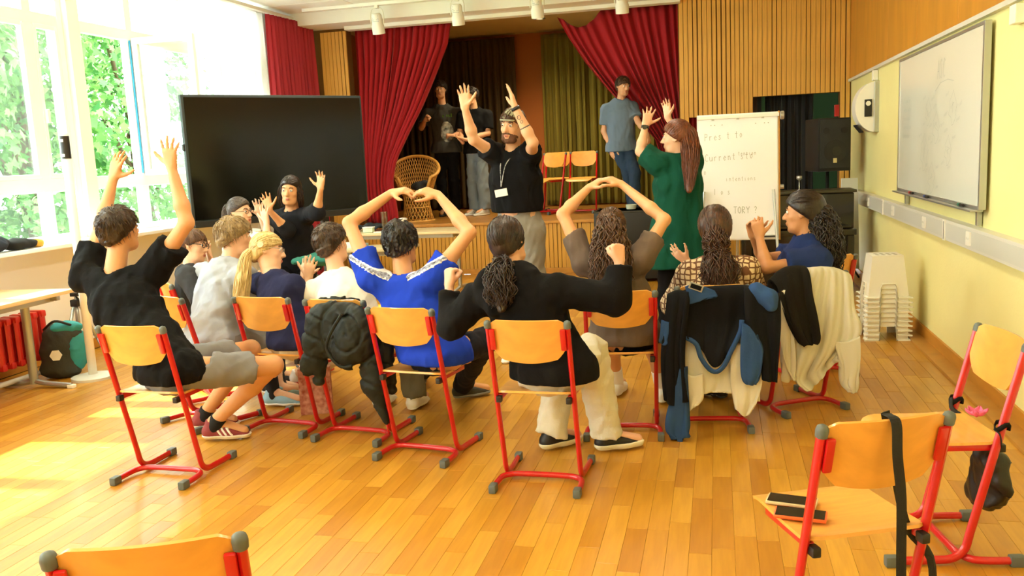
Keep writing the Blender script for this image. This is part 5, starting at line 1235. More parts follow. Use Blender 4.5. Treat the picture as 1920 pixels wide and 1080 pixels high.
# person in black t-shirt on the left
pel = cl('A', .03, .04, .56); kn = Q(512, 685, 4.33); 
J = dict(pel=pel, neck=Q(203, 528, 4.10), head=Q(224, 432, 4.17), hf=(.25, 1, .12), shL=Q(158, 522, 4.08), shR=Q(290, 508, 4.18), elL=Q(190, 425, 4.32), elR=Q(350, 418, 4.18), wrL=Q(212, 335, 4.42), wrR=Q(322, 316, 4.22))
J['knR'] = kn; J['anR'], J['toR'] = foot(405, 825, 1, .25); J['anR'][2] = .11; J['knL'] = Q(470, 655, 4.62); J['anL'], J['toL'] = foot(385, 805, 1, .4)
person('p1', J, S_MID, 1.04, .0076, bf=(.55, .85, 0), shirt=dict(m=M_bk, sleeve=.55, loose=.016, fold=.005, neckdrop=.05, neckr=.066, cuff=.082), pants=dict(m=fab('grey shorts cotton', '86868A'), len=.74, loose=.016),
       shoes=dict(h=.0055, m=mat('wine red suede', '8E3A3C', .8), sm=mat('cream sole', 'E9E0CC', .6), stripes=M_wsh, sock=mat('black sock', '121214', .9), sockh=.05), hair=short_hair('3B2B1E', None, .016, .004),
       hands={'L': ((.45, .0, 1), (.2, 1, 0), 'open', .6, 1.2), 'R': ((0, .0, 1), (0, 1, -.15), 'open', 1.6, 1.2)}, dbg='P1', sleeve_seed=3)['label'] = 'person with both arms raised, black t-shirt, grey shorts and striped red shoes'
# person with dark glasses at the far left of the audience
pel = cl('C2', .0, .05, .545); bf = (.95, .25, 0)
J = legs(dict(pel=pel, neck=Q(352, 505, 5.32), head=Q(362, 463, 5.38), hf=(1, .12, -.05), shL=Q(348, 515, 5.55), shR=Q(352, 520, 5.12), elL=Q(385, 560, 5.6), elR=Q(385, 575, 5.05), wrL=Q(395, 490, 5.6), wrR=Q(410, 545, 5.2)), pel, bf)
person('p2', J, S_LIGHT, .95, .009, bf=bf, shirt=dict(m=fab('charcoal t-shirt', '3A3B3E'), sleeve=.8), pants=dict(m=fab('dark jeans', '23262C')), shoes=dict(m=M_bsh, sm=M_wsh), hair=short_hair('6A4A34', None, .010, .002),
       hands={'L': ((-.1, 0, 1), (.9, .2, 0), 'open'), 'R': ((.6, 0, .4), (0, 1, 0), 'relax')}, extras=glasses(M_blackp, .021, True), dbg='P2', sleeve_seed=4)['label'] = 'person in charcoal t-shirt with dark rectangular glasses, seen in profile'
# person in light grey t-shirt
pel = cl('C3', .02, .06, .55); bf = (.72, .68, 0)
J = legs(dict(pel=pel, neck=Q(428, 498, 5.08), head=Q(440, 445, 5.14), hf=(.8, .55, -.1), shL=Q(385, 515, 5.2), shR=Q(458, 520, 4.98), elL=Q(420, 570, 5.4), elR=Q(470, 600, 5.05), wrL=Q(480, 540, 5.45), wrR=Q(515, 560, 5.3)), pel, bf)
J['anR'], J['toR'] = foot(515, 762, 1, .1); J['knR'] = Q(500, 660, 5.15); J['knL'] = Q(505, 640, 5.4)
person('p3', J, S_LIGHT, 1.02, .0085, bf=bf, shirt=dict(m=fab('pale grey t-shirt', 'A9AEBA'), sleeve=.75, loose=.02, fold=.006), pants=dict(m=fab('grey denim', '8D8B8C'), len=.95, loose=.02), shoes=dict(m=mat('pale blue leather', '8FB6C8', .5), sm=M_wsh, sock=mat('black sock', '121214', .9), sockh=.2),
       hair=short_hair('8A6E48', 'B39766', .020, .004, 60, .014), hands={'L': ((.5, .2, 1), (0, 1, 0), 'relax'), 'R': ((.5, .2, 1), (0, 1, 0), 'relax')}, feat=True, dbg='P3', sleeve_seed=5)['label'] = 'person with light brown hair in a pale grey t-shirt leaning sideways'
# blonde person
def coch(root, hd, HR, s, g, done, J=None):
    m = MB(); m.tube([g(.088, -.028, .030), g(.096, -.029, .030)], .019, 18); done(m.build('hearing_processor', mat('beige plastic', 'E8CFAE', .4), root, ang=40))
    glasses(M_alu)(root, hd, HR, s, g, done)
pel = cl('C4', .03, .05, .55); bf = (.62, .78, 0)
J = legs(dict(pel=pel, neck=Q(512, 518, 4.86), head=Q(502, 472, 4.92), hf=(.97, .28, -.08), shL=Q(478, 530, 5.0), shR=Q(548, 535, 4.76), elL=Q(545, 560, 5.2), elR=Q(575, 588, 4.9), wrL=Q(570, 520, 5.2), wrR=Q(578, 522, 5.02)), pel, bf)
J['anR'], J['toR'] = foot(562, 722, 1, .3); J['anL'], J['toL'] = foot(580, 700, 1, .3)
person('p4', J, 'E9B997', .96, .0078, bf=bf, female=True, shirt=dict(m=fab('navy t-shirt', '25284A'), sleeve=.5, loose=.012), pants=dict(m=fab('cream linen trousers', 'E8DFC8', bump=.25), loose=.022, hemr=.075, fold=.007, len=1.75), shoes=dict(m=M_wsh, sm=mat('red trim sole', 'C0392F', .6), stripes=mat('red stripe', 'C0392F', .6)),
       hair=long_hair('D9B56C', [(-.080, -.06, .015), (-.105, -.08, -.03), (-.115, -.115, -.14), (-.125, -.145, -.26), (-.140, -.15, -.36)], [.022, .030, .045, .048, .020], 150, .0038, .004, 1.5, 'F0D696', .012, .012, .85, 4),
       hands={'L': ((.3, 0, 1), (.2, 1, 0), 'open'), 'R': ((.25, .0, 1), (-.2, 1, 0), 'open', 1.1)}, extras=coch, dbg='P4', sleeve_seed=6)['label'] = 'blonde person with a long ponytail, round hearing processor and navy t-shirt'
# person in white t-shirt
pel = cl('C5', -.02, .06, .55); bf = (.10, 1, 0)
J = legs(dict(pel=pel, neck=Q(632, 518, 4.84), head=Q(622, 458, 4.90), hf=(.38, .92, -.02), shL=Q(585, 548, 4.84), shR=Q(672, 548, 4.82), elL=Q(590, 610, 5.05), elR=Q(690, 620, 5.0), wrL=Q(620, 600, 5.25), wrR=Q(665, 600, 5.25)), pel, bf)
person('p5', J, 'E5B490', .98, .0085, bf=bf, shirt=dict(m=fab('white t-shirt', 'EFEBE2'), sleeve=.7), pants=dict(m=fab('olive grey trousers', '6E6A58'), hemr=.075), shoes=dict(m=M_wsh, sm=M_wsh),
       hair=short_hair('33241A', '5A4432', .018, .005, 55, .010, [((0, .02, .085), (.06, .07, .035))], 5, fade=mat('faded hair', '5A4130', .8)), hands={'L': ((.3, .6, 0), (0, 0, -1), 'relax'), 'R': ((-.3, .6, 0), (0, 0, -1), 'relax')}, dbg='P5', sleeve_seed=7)['label'] = 'person with short dark hair in a white t-shirt behind the black quilted jacket'
# person in the blue t-shirt
def blue_extra(J):
    def f(S_, D1, so_, done):
        X, Y, Z = S_.xyz()
        for S, a, b in (('L', Q(738, 520, 4.40), Q(668, 478, 4.48)), ('R', Q(768, 520, 4.40), Q(842, 480, 4.46))):
            d = np.array((b[0]-a[0], b[2]-a[2])); L_ = np.linalg.norm(d); d /= L_; n = np.array((-d[1], d[0]))
            t = (X-a[0])*d[0]+(Z-a[2])*d[1]; q = np.abs((X-a[0])*n[0]+(Z-a[2])*n[1]); lim = np.maximum(-t, np.maximum(t-L_-.03, Y-(a[1]+b[1])/2-.0))
            for w2, off, nm, mm in ((.019, .0022, 'sleeve_band', mat('white knit band', 'E4E6F0', .8)), (.0125, .0038, 'band_pattern', mat('navy patterned band', '20264A', .8, var=.9, vscale=60, col2='B8BEDA'))):
                done(S_.like(np.maximum(np.maximum(D1-off, q-w2), lim)).mesh(nm, mm, so_))
    return f
pel = cl('C6', .06, .05, .56); bf = (.35, .94, 0)
J = legs(dict(pel=pel, neck=Q(752, 535, 4.42), head=Q(752, 458, 4.50), hf=(.12, 1, -.05), shL=Q(697, 522, 4.40), shR=Q(812, 524, 4.40), elL=Q(655, 418, 4.55), elR=Q(880, 436, 4.50), wrL=Q(734, 362, 4.68), wrR=Q(822, 366, 4.64)), pel, bf)
J['knR'] = Q(905, 640, 4.70); J['knL'] = Q(850, 625, 4.80); J['anR'], J['toR'] = foot(868, 748, .8, .6); J['anL'], J['toL'] = foot(790, 722, -.3, .9)
person('p6', J, S_MID, .98, .0073, bf=bf, shirt=dict(m=fab('royal blue t-shirt', '1E3FC0'), sleeve=.42, loose=.019, fold=.003, neckdrop=.045, neckr=.064, neckfwd=-.01, extra=blue_extra(J)), pants=dict(m=fab('dark trousers', '1E1E26')), shoes=dict(m=mat('dark grey trainers', '3A3C3C', .6), sm=mat('grey sole', '8A8C86', .6), stripes=None),
       hair=short_hair('1B1512', None, .017, .006, 60, .020, [((0, -.02, .060), (.078, .085, .065))], 6, (0, .45, -.9), fade=mat('faded dark hair', '4A3324', .85)), hands={'L': ((1, -.1, .12), (.1, .3, -1), 'relax', .3), 'R': ((-1, 0, .32), (0, .4, -1), 'relax', .4)}, dbg='P6', sleeve_seed=8)['label'] = 'person in a royal blue t-shirt with patterned sleeve bands, hands joined overhead'
# person in the black hoodie
def hood(S_, D1, so_, done): pass
pel = cl('C7', .06, .03, .565); bf = (.12, .99, 0)
J = dict(pel=pel, neck=Q(962, 520, 4.06), head=Q(952, 452, 4.12), hf=(.25, .97, .02), shL=Q(893, 560, 4.03), shR=Q(1035, 543, 4.03), elL=Q(846, 612, 4.02), elR=Q(1150, 560, 4.08), wrL=Q(842, 536, 4.10), wrR=Q(1162, 492, 4.14))
J['knR'] = Q(1108, 655, 4.40); J['knL'] = Q(1050, 690, 4.48); J['anR'], J['toR'] = foot(1140, 846, .9, .45); J['anL'], J['toL'] = foot(1035, 843, .7, .7)
nk, hdp = J['neck'], J['head']
def hood_add():
    c = nk+np.array((-.01, -.065, -.035)); L = []
    for a in np.linspace(-.5, 3.64, 9)[:-1]:
        p = c+np.array((.125*math.cos(a), -.05*math.sin(a), -.10*math.sin(a))); a2 = a+.52; q = c+np.array((.125*math.cos(a2), -.05*math.sin(a2), -.10*math.sin(a2))); L.append((p, q, .042, .042, .016))
    L.append((c+np.array((0, .01, -.03)), c+np.array((0, -.01, -.09)), .05, .04, .03)); return L
person('p7', J, 'E2AE90', .97, .0072, bf=bf, female=True, shirt=dict(m=M_hood, name='hoodie', sleeve=1.86, loose=.020, fold=.006, ff=10, neckr=.056, neckdrop=.0, add=hood_add()), pants=dict(m=fab('cream fleece trousers', 'D8D2C0', bump=.2), loose=.020, hemr=.085, fold=.006),
       shoes=dict(m=M_bsh, sm=mat('cream chunky sole', 'E6DFC6', .6), sole=.034, s=1.02), hair=long_hair('1E1411', [(.0, -.085, -.070), (.0, -.135, -.10), (.0, -.195, -.15), (.005, -.225, -.22), (.01, -.235, -.29)], [.020, .040, .058, .062, .035], 210, .0032, .022, 2.2, '3A251B', .014, .030, .55, 7, .0012, nrm=(0, .45, -.9)),
       hands={'L': ((.1, .1, 1), (.55, .8, 0), 'fist'), 'R': ((-.12, .1, 1), (-.6, .8, 0), 'fist')}, dbg='P7', sleeve_seed=9)['label'] = 'person in a black hoodie and cream trousers with both fists raised'
# person with curly ponytail
pel = cl('C8', .02, .05, .56); bf = (-.05, 1, 0)
J = legs(dict(pel=pel, neck=Q(1147, 500, 4.86), head=Q(1146, 430, 4.92), hf=(-.05, 1, .0), shL=Q(1097, 492, 4.84), shR=Q(1200, 488, 4.84), elL=Q(1055, 402, 4.95), elR=Q(1246, 412, 4.95), wrL=Q(1104, 352, 5.10), wrR=Q(1166, 346, 5.10)), pel, bf)
J['anL'], J['toL'] = foot(1158, 742, .1, 1); J['anR'], J['toR'] = foot(1243, 755, .1, 1)
person('p8', J, S_MID, .98, .008, bf=bf, female=True, shirt=dict(m=fab('brown grey t-shirt', '6B5B50'), sleeve=.55, loose=.014, cuff=.072, fold=.005), pants=dict(m=M_bk, len=.7), shoes=dict(m=M_wsh, sm=M_wsh, sock=mat('white sock', 'F2F0EA', .9), sockh=.13),
       hair=long_hair('2B1B12', [(.0, -.075, .055), (.005, -.125, .02), (.01, -.15, -.10), (.015, -.20, -.25), (.02, -.215, -.37)], [.045, .072, .105, .115, .07], 360, .0044, .014, 7, '6A4424', .012, .010, .62, 8, seg=26),
       hands={'L': ((.9, .1, .5), (.1, .2, -1), 'relax', .8), 'R': ((-.9, .1, .42), (-.1, .2, -1), 'relax', 1.1)}, dbg='P8', sleeve_seed=10)['label'] = 'person with curly brown ponytail and brown-grey t-shirt, fingertips touching overhead'
# person in patterned blouse
M_pat = mat('patterned blouse', 'E6D3B4', .8); n_ = M_pat.node_tree; L_ = n_.links; p_ = n_.nodes['Principled BSDF']
tc = n_.nodes.new('ShaderNodeTexCoord'); vo = n_.nodes.new('ShaderNodeTexVoronoi'); vo.feature = 'DISTANCE_TO_EDGE'; vo.inputs['Scale'].default_value = 31; vo.inputs['Randomness'].default_value = .3
cr_ = n_.nodes.new('ShaderNodeValToRGB'); cr_.color_ramp.interpolation = 'LINEAR'; cr_.color_ramp.elements[0].color = lin('6A4226'); cr_.color_ramp.elements[0].position = .10; cr_.color_ramp.elements[1].color = lin('DCC39C'); cr_.color_ramp.elements[1].position = .15
L_.new(tc.outputs['Object'], vo.inputs['Vector']); L_.new(vo.outputs['Distance'], cr_.inputs[0]); L_.new(cr_.outputs[0], p_.inputs['Base Color'])
def hclip(root, hd, HR, s, done, W):
    c = hd+np.array((.015, -.175, -.098)); m = MB()
    for k in range(5): m.lathe([(.001, -.006), (.008, 0), (.001, .006)], c+np.array((.012*math.cos(k*1.26), 0, .010*math.sin(k*1.26))), 8)
    m.tube([c+np.array((-.02, 0, .03)), c+np.array((.0, 0, -.0)), c+np.array((.022, 0, -.012))], .003, 6); done(m.build('hair_clip', mat('gold', 'D8B060', .3, metal=.7), root, smooth=True))
pel = cl('C9', .02, .06, .56); bf = (-.15, 1, 0)
J = legs(dict(pel=pel, neck=Q(1345, 495, 5.12), head=Q(1340, 428, 5.18), hf=(-.12, 1, .0), shL=Q(1293, 512, 5.10), shR=Q(1400, 505, 5.08), elL=Q(1262, 572, 5.25), elR=Q(1428, 568, 5.25), wrL=Q(1290, 492, 5.42), wrR=Q(1400, 545, 5.48)), pel, bf)
person('p9', J, 'E3B08C', .98, .0085, bf=bf, female=True, shirt=dict(m=M_pat, name='blouse', sleeve=1.5, loose=.018, neckr=.062), pants=dict(m=fab('dark jeans', '23262C')), shoes=dict(m=M_bsh, sm=M_dsole),
       hair=long_hair('2A1A12', [(.0, -.080, .0), (.008, -.125, -.07), (.012, -.14, -.13), (.03, -.19, -.24), (.045, -.215, -.38)], [.06, .066, .060, .112, .075], 320, .0038, .015, 5, '5A3620', .024, .026, .7, 9, extra=[((0, -.05, .0), (.088, .080, .10))], clip=hclip, seg=24, pony=False, nrm=(0, .5, -.86)),
       hands={'L': ((-.75, .1, .65), (.5, .6, .3), 'open', .9), 'R': ((-.3, .3, 1), (-1, 0, 0), 'relax')}, dbg='P9', sleeve_seed=11)['label'] = 'person in a brown honeycomb patterned blouse with a gold clip in long dark hair'
# person with black curls
pel = cl('C10', -.02, .06, .56); bf = (-.88, .48, 0)
J = legs(dict(pel=pel, neck=Q(1520, 452, 5.42), head=Q(1505, 400, 5.44), hf=(-.98, .2, -.02), shL=Q(1530, 490, 5.24), shR=Q(1510, 478, 5.62), elL=Q(1438, 502, 5.16), elR=Q(1432, 485, 5.56), wrL=Q(1424, 446, 5.30), wrR=Q(1412, 444, 5.44)), pel, bf)
person('p10', J, S_TAN, 1.0, .0085, bf=bf, female=True, shirt=dict(m=fab('navy blue t-shirt', '1F2F60'), sleeve=.62, loose=.022, cuff=.088), pants=dict(m=fab('dark jeans', '23262C')), shoes=dict(m=M_bsh, sm=M_dsole),
       hair=long_hair('15100E', [(.065, -.01, .03), (.105, -.02, -.04), (.125, -.04, -.15), (.135, -.06, -.27), (.13, -.08, -.40)], [.060, .082, .095, .095, .055], 340, .0042, .014, 6, '33261E', .022, .004, .66, 10, extra=[((0, -.06, .03), (.080, .075, .085))], seg=26, pony=False),
       hands={'L': ((-.15, .25, 1), (.1, 1, 0), 'relax', .3), 'R': ((-.1, -.2, 1), (.1, -1, 0), 'bend', .3)}, dbg='P10', sleeve_seed=12)['label'] = 'person in a navy blue t-shirt with long black curls, hands clasped'
# person with the cap before the stage
def p11x(root, hd, HR, s, g, done, J):
    K = Field(.005, .02); G = lambda x, y, z: hd+HR@np.array((x, y, z))*s
    K.ell(G(0, -.012, .036), HR, np.array((.080, .098, .094))*s, .02); K.eval(); X, Y, Z = K.xyz(); n = HR@vn((0, .10, -1)); p = G(0, 0, .048)
    K.D = np.maximum(K.D, ((X-p[0])*n[0]+(Y-p[1])*n[1]+(Z-p[2])*n[2]).astype(np.float32))
    K2 = Field(.005); q = G(0, .092, .062); d = np.sqrt((((X-q[0])**2+(Y-q[1])**2+(Z-q[2])**2)))-.026*s; K.D = np.maximum(K.D, -d.astype(np.float32)); co = done(K.mesh('cap', mat('sage cap cloth', 'A9A98C', .85), root))
    m = MB(); m.tube([g(-.058, .078, .046), g(-.03, .094, .048), g(0, .100, .049), g(.03, .094, .048), g(.058, .078, .046)], .006, 6, rad2=.002, up=(0, 0, 1)); done(m.build('cap_strap', mat('pale strap', 'A0A086', .7), co, smooth=True))
    nb = J['neck']; ch = nb+np.array((-.06, -.15, -.24)); m = MB()
    m.tube(bez([nb+np.array((-.065, -.03, -.0)), nb+np.array((-.065, -.12, -.09)), ch]), .004, 6); m.tube(bez([nb+np.array((.04, -.06, .0)), nb+np.array((-.02, -.135, -.08)), ch]), .004, 6); lo_ = done(m.build('lanyard', mat('dark lanyard', '33343A', .7, var=.8, vscale=60, col2='C8C8C8'), root, smooth=True))
    m = MB(); m.box(ch+np.array((0, -.006, -.045)), (.095, .004, .055), roty(-.15)); done(m.build('name_badge', M_whitep, lo_))
    w_ = J['wrL']; e = J['elL']; d = vn(w_-e); m = MB(); m.tube([w_-d*.018, w_+d*.006], .032, 14); done(m.build('wristband', M_blackp, root, smooth=True))
    ink = mat('tattoo ink', '5A5350', .6)
    for t, r, w2 in ((.42, .0395, .022), ):
        c = e+(w_-e)*t; m = MB(); m.tube([c-d*w2/2, c+d*w2/2], r, 16, cap=False); done(m.build('tattoo', ink, root, smooth=True))
    for t, a, r in ((.72, -.3, .012), (.60, .2, .009), (.12, 0, .012)):
        c = e+(w_-e)*t+np.array((.008*a, -.034+.006*t, 0)); m = MB(); m.tube([c+np.array((r*math.cos(k), -.002, r*1.2*math.sin(k))) for k in np.linspace(0, 6.28, 11)[:-1]], .002, 5, closed=True); done(m.build('tattoo', ink, root, smooth=True))
Y0 = 6.5; nk = Q(960, 288, Y0); pel = np.array((nk[0]+.03, Y0+.02, 1.03)); bf = (-.12, -1, 0)
J = stand(dict(pel=pel, neck=nk, head=Q(961, 236, Y0-.05), hf=(-.30, -1, -.10), hu=(.12, 0, 1), shR=Q(932, 292, Y0-.02), shL=Q(995, 290, Y0-.02), elR=Q(888, 262, Y0-.22), elL=Q(999, 268, Y0-.27), wrR=Q(872, 204, Y0-.30), wrL=Q(966, 202, Y0-.30)), pel, bf, 0)
person('p11', J, 'E0AC84', 1.05, .0078, bf=bf, shirt=dict(m=M_bk, sleeve=.5, loose=.02, cuff=.082, hem=1.15, fold=.005), pants=dict(m=fab('grey shorts', '8A847A'), len=1.02, loose=.03), shoes=dict(m=M_wsh, sm=M_wsh),
       hair=short_hair('5A3C26', None, .008, .003), beard=mat('stubble', '6A4630', .9, bump=.4, bscale=200), hands={'R': ((-.05, .05, 1), (-.1, -1, 0), 'open', .9), 'L': ((-.30, 0, 1), (-.9, -.3, 0), 'flat', .2)}, extras=p11x, dbg='P11', sleeve_seed=13)['label'] = 'person before the stage in black t-shirt and backwards cap, both arms up'
# person in the green dress
def p12x(root, hd, HR, s, g, done, J):
    w_ = J['wrL']; e = J['elL']; d = vn(w_-e); m = MB(); m.tube([w_-d*.02, w_], .029, 14); wt = done(m.build('watch_strap', M_blackp, root, smooth=True)); m = MB(); c = w_-d*.01+np.array((-.0, -.031, 0)); m.tube([c, c+np.array((0, -.006, 0))], .018, 16); done(m.build('watch_face', mat('watch face', '2A2A2A', .2), wt, ang=40))
Y0 = 6.55; nk = Q(1272, 300, Y0+.02); pel = np.array((nk[0]+.0, Y0+.02, .97)); bf = (-.45, .9, 0)
J = stand(dict(pel=pel, neck=nk, head=Q(1268, 258, Y0-.0), hf=(-1, .10, -.02), shL=Q(1236, 308, Y0-.05), shR=Q(1300, 305, Y0+.08), elL=Q(1200, 284, Y0+.0), elR=Q(1285, 262, Y0+.30), wrL=Q(1210, 236, Y0+.05), wrR=Q(1252, 222, Y0+.32)), pel, bf, 0)
person('p12', J, 'E9B794', .98, .0082, bf=bf, female=True, shirt=dict(m=fab('bottle green jersey', '0E4A38'), name='dress', sleeve=.80, loose=.026, cuff=.085, hem=.70, flare=.03, fold=.006), pants=dict(m=M_bk), shoes=dict(m=M_bsh, sm=M_dsole),
       hair=long_hair('5A2E1C', [(.03, -.0, .045), (.085, -.01, .01), (.10, -.07, -.10), (.10, -.13, -.22), (.09, -.17, -.38)], [.05, .066, .066, .056, .030], 260, .0032, .005, 2, '8A4C2C', .016, .006, .72, 12, extra=[((0, -.05, .01), (.078, .07, .088))], seg=20, pony=False),
       hands={'L': ((.25, .15, 1), (-.2, 1, 0), 'open', 1.5, 1.2), 'R': ((-.1, .0, 1), (-.6, -.8, 0), 'open', .9)}, extras=p12x, dbg='P12', sleeve_seed=14)['label'] = 'person in a bottle green dress with long reddish-brown hair, hands raised'
# three on the stage
def capx(c, stripe):
    def f(root, hd, HR, s, g, done, J=None):
        K = Field(.007, .02); G = lambda x, y, z: hd+HR@np.array((x, y, z))*s; K.ell(G(0, -.01, .036), HR, np.array((.080, .100, .092))*s); K.cone(G(-.05, .075, .055), G(.05, .075, .055), .012, .012, .02); K.eval(); n = HR@vn((0, .15, -1)); K.plane(G(0, 0, .045), n); co = done(K.mesh('cap', c, root))
        m = MB(); m.box((0, 0, 0), (.06, .012, .045), HR, bev=.003); m.v = [tuple(np.array(v)+G(0, .092, .085)) for v in m.v]; done(m.build('cap_patch', stripe, co))
    return f
def print13(S_, D1, so_, done):
    X, Y, Z = S_.xyz(); c = Q(832, 245, 12.7); q = np.maximum(np.abs(X-c[0]-.02)/.10, np.abs(Z-c[2])/.17); r = (np.sqrt(((X-c[0]-.02)/.095)**2+((Z-c[2]+.02)/.16)**2)-1)*.1
    D = np.maximum(np.maximum(D1-.004, (r+0*D1).astype(np.float32)), ((Y-12.9)+0*D1).astype(np.float32)); done(S_.like(D).mesh('printed_figure', mat('washed print', '5F605C', .9, var=.9, vscale=16, col2='C9CBC4'), so_))
    w_ = MB(); cz = c[2]+.20; yb = 12.9-.15
    writing(w_, 'a out', c[0]-.02, cz, .055, lambda a, b: (a, 12.9-.168, b), .010)
    done(w_.build('printed_lettering', mat('green print', '6E9A3A', .8), so_))
Y0 = 12.9; fl = ZS; nk = Q(829, 200, Y0); pel = np.array((nk[0]+.02, Y0+.02, 1.72)); bf = (.15, -1, 0); s_ = 1.08
J = stand(dict(pel=pel, neck=nk, head=Q(826, 168, Y0-.03), hf=(.1, -1, -.05), shR=Q(803, 212, Y0), shL=Q(858, 212, Y0), elR=Q(790, 240, Y0-.03), elL=Q(864, 248, Y0-.02), wrR=Q(797, 226, Y0-.28), wrL=Q(850, 254, Y0-.28)), pel, bf, fl)
person('p13', J, 'D9A37C', s_, .0095, bf=bf, shirt=dict(m=fab('washed black print t-shirt', '3F3F3C'), sleeve=.72, loose=.02, hem=1.66, cuff=.08, extra=print13), pants=dict(m=fab('black trousers', '0F0F12'), hemr=.075), shoes=dict(m=M_bsh, sm=M_dsole), hair=short_hair('2A1E16'),
       hands={'R': ((.5, -.2, .4), (.4, -1, 0), 'fist'), 'L': ((-.8, -.3, .1), (0, .3, -1), 'fist')}, dbg='P13', sleeve_seed=15)['label'] = 'person on the stage in washed black print t-shirt and black trousers'
Y0 = 12.85; nk = Q(890, 208, Y0); pel = np.array((nk[0]-.0, Y0+.02, 1.68)); bf = (-.45, -.9, 0)
J = stand(dict(pel=pel, neck=nk, head=Q(884, 180, Y0-.05), hf=(-.55, -.85, -.05), shR=Q(866, 218, Y0-.02), shL=Q(913, 216, Y0), elR=Q(862, 250, Y0-.05), elL=Q(915, 250, Y0-.04), wrR=Q(868, 268, Y0-.28), wrL=Q(874, 262, Y0-.30)), pel, bf, fl)
person('p14', J, 'D9A37C', 1.06, .0095, bf=bf, shirt=dict(m=M_bk, sleeve=.75, loose=.02, hem=1.63, cuff=.08), pants=dict(m=fab('light grey jeans', '7C8790'), hemr=.09, loose=.02, fold=.007), shoes=dict(m=mat('grey white trainers', 'C9C6BC', .6), sm=M_wsh, stripes=M_bsh, s=1.15), hair=short_hair('2A1E16', None, .01),
       hands={'R': ((-.4, -.3, .5), (0, -.2, 1), 'open'), 'L': ((-.7, -.3, .3), (0, .2, -1), 'open')}, extras=capx(M_bk, mat('red white patch', 'D8504A', .7, var=.9, vscale=40, col2='F2F0EE')), dbg='P14', sleeve_seed=16)['label'] = 'person on the stage in black t-shirt, cap and light grey jeans'
Y0 = 11.56; nk = Q(1163, 192, Y0); pel = np.array((nk[0]+.0, Y0, 1.60)); bf = (.55, -.8, 0)
J = stand(dict(pel=pel, neck=nk, head=Q(1168, 162, Y0-.04), hf=(.6, -.8, -.15), shR=Q(1138, 206, Y0), shL=Q(1186, 202, Y0+.05), elR=Q(1132, 246, Y0), elL=Q(1196, 228, Y0-.10), wrR=Q(1147, 278, Y0-.10), wrL=Q(1214, 252, Y0-.22), knR=Q(1176, 318, Y0-.15), anR=Q(1186, 372, Y0+.02), knL=Q(1190, 322, Y0-.28)), pel, bf, fl)
J['anR'][2] = fl+.16; J['anL'] = J['knL']+np.array((-.02, .05, -.40)); J['anL'][2] = fl+.09; J['toR'] = J['anR']+vn((.5, -.8, 0))*.17-np.array((0, 0, .12)); J['toL'] = J['anL']+vn((.5, -.8, 0))*.17-np.array((0, 0, .06))
person('p15', J, 'D9A37C', .99, .0095, bf=bf, shirt=dict(m=fab('dusty blue t-shirt', '6B7D92'), sleeve=.72, loose=.022, hem=1.56, cuff=.08), pants=dict(m=fab('blue jeans', '2C3E55'), hemr=.07, loose=.012), shoes=dict(m=M_bsh, sm=M_dsole), hair=short_hair('4A3424'),
       hands={'R': ((.1, -.1, -1), (.6, .6, 0), 'relax'), 'L': ((.2, -.2, -1), (-.6, .3, 0), 'relax')}, dbg='P15', sleeve_seed=17)['label'] = 'person in a dusty blue t-shirt and jeans stepping forward on the right of the stage'
# two by the display
pel = np.array((Q(455, 480, 6.35)[0], 6.4, .66)); bf = (1, -.1, 0)
J = legs(dict(pel=pel, neck=Q(440, 430, 6.4), head=Q(450, 398, 6.38), hf=(1, -.15, -.02), shL=Q(440, 440, 6.55), shR=Q(446, 442, 6.2), elL=Q(505, 446, 6.6), elR=Q(500, 455, 6.15), wrL=Q(488, 405, 6.62), wrR=Q(500, 418, 6.25)), pel, bf, kz=.58, out=.1)
person('p16', J, 'E6B896', .97, .0088, bf=bf, female=True, shirt=dict(m=fab('cream white blouse', 'EDE6D8'), sleeve=.8), pants=dict(m=M_bk), shoes=dict(m=M_bsh, sm=M_dsole),
       hair=long_hair('3E322B', [(-.085, .0, .045), (-.115, .0, .03), (-.125, -.01, -.06), (-.13, -.01, -.16)], [.022, .034, .036, .018], 120, .0034, .004, 2, '5A4A40', .010, -.004, .8, 16), hands={'L': ((-.1, 0, 1), (.3, -1, 0), 'open', 1.1), 'R': ((-.12, 0, 1), (.2, 1, 0), 'open', 1.3)}, extras=glasses(M_blackp), dbg='P16', sleeve_seed=18)['label'] = 'person with grey-brown ponytail and glasses in profile before the big display'
pel = np.array((Q(548, 470, 6.7)[0], 6.78, .74)); bf = (.25, -1, 0)
J = legs(dict(pel=pel, neck=Q(547, 398, 6.68), head=Q(545, 358, 6.64), hf=(.15, -1, -.05), shR=Q(515, 408, 6.68), shL=Q(576, 404, 6.68), elR=Q(572, 428, 6.42), elL=Q(594, 398, 6.50), wrR=Q(510, 390, 6.35), wrL=Q(601, 355, 6.44)), pel, bf, kz=.52, out=.12)
J['elR'] = Q(540, 432, 6.5); J['wrR'] = Q(505, 395, 6.35)
person('p17', J, 'D9A070', .97, .0088, bf=bf, female=True, shirt=dict(m=fab('black knit top', '1C1E24'), sleeve={'L': 1.25, 'R': 1.4}), pants=dict(m=M_bk), shoes=dict(m=M_bsh, sm=M_dsole),
       hair=long_hair('2A1C16', [(0, .07, .02), (.0, .09, -.06), (.0, .09, -.15)], [.06, .06, .03], 110, .0036, .006, 3, None, .014, -.004, .8, 17, pony=False, sides=True), hands={'L': ((.12, 0, 1), (-.2, -1, 0), 'open', 1.3, 1.2), 'R': ((-.2, 0, 1), (.2, -1, 0), 'open', 1.2)}, dbg='P17', sleeve_seed=19)['label'] = 'person in a black knit top before the big display, facing the room with open hands'
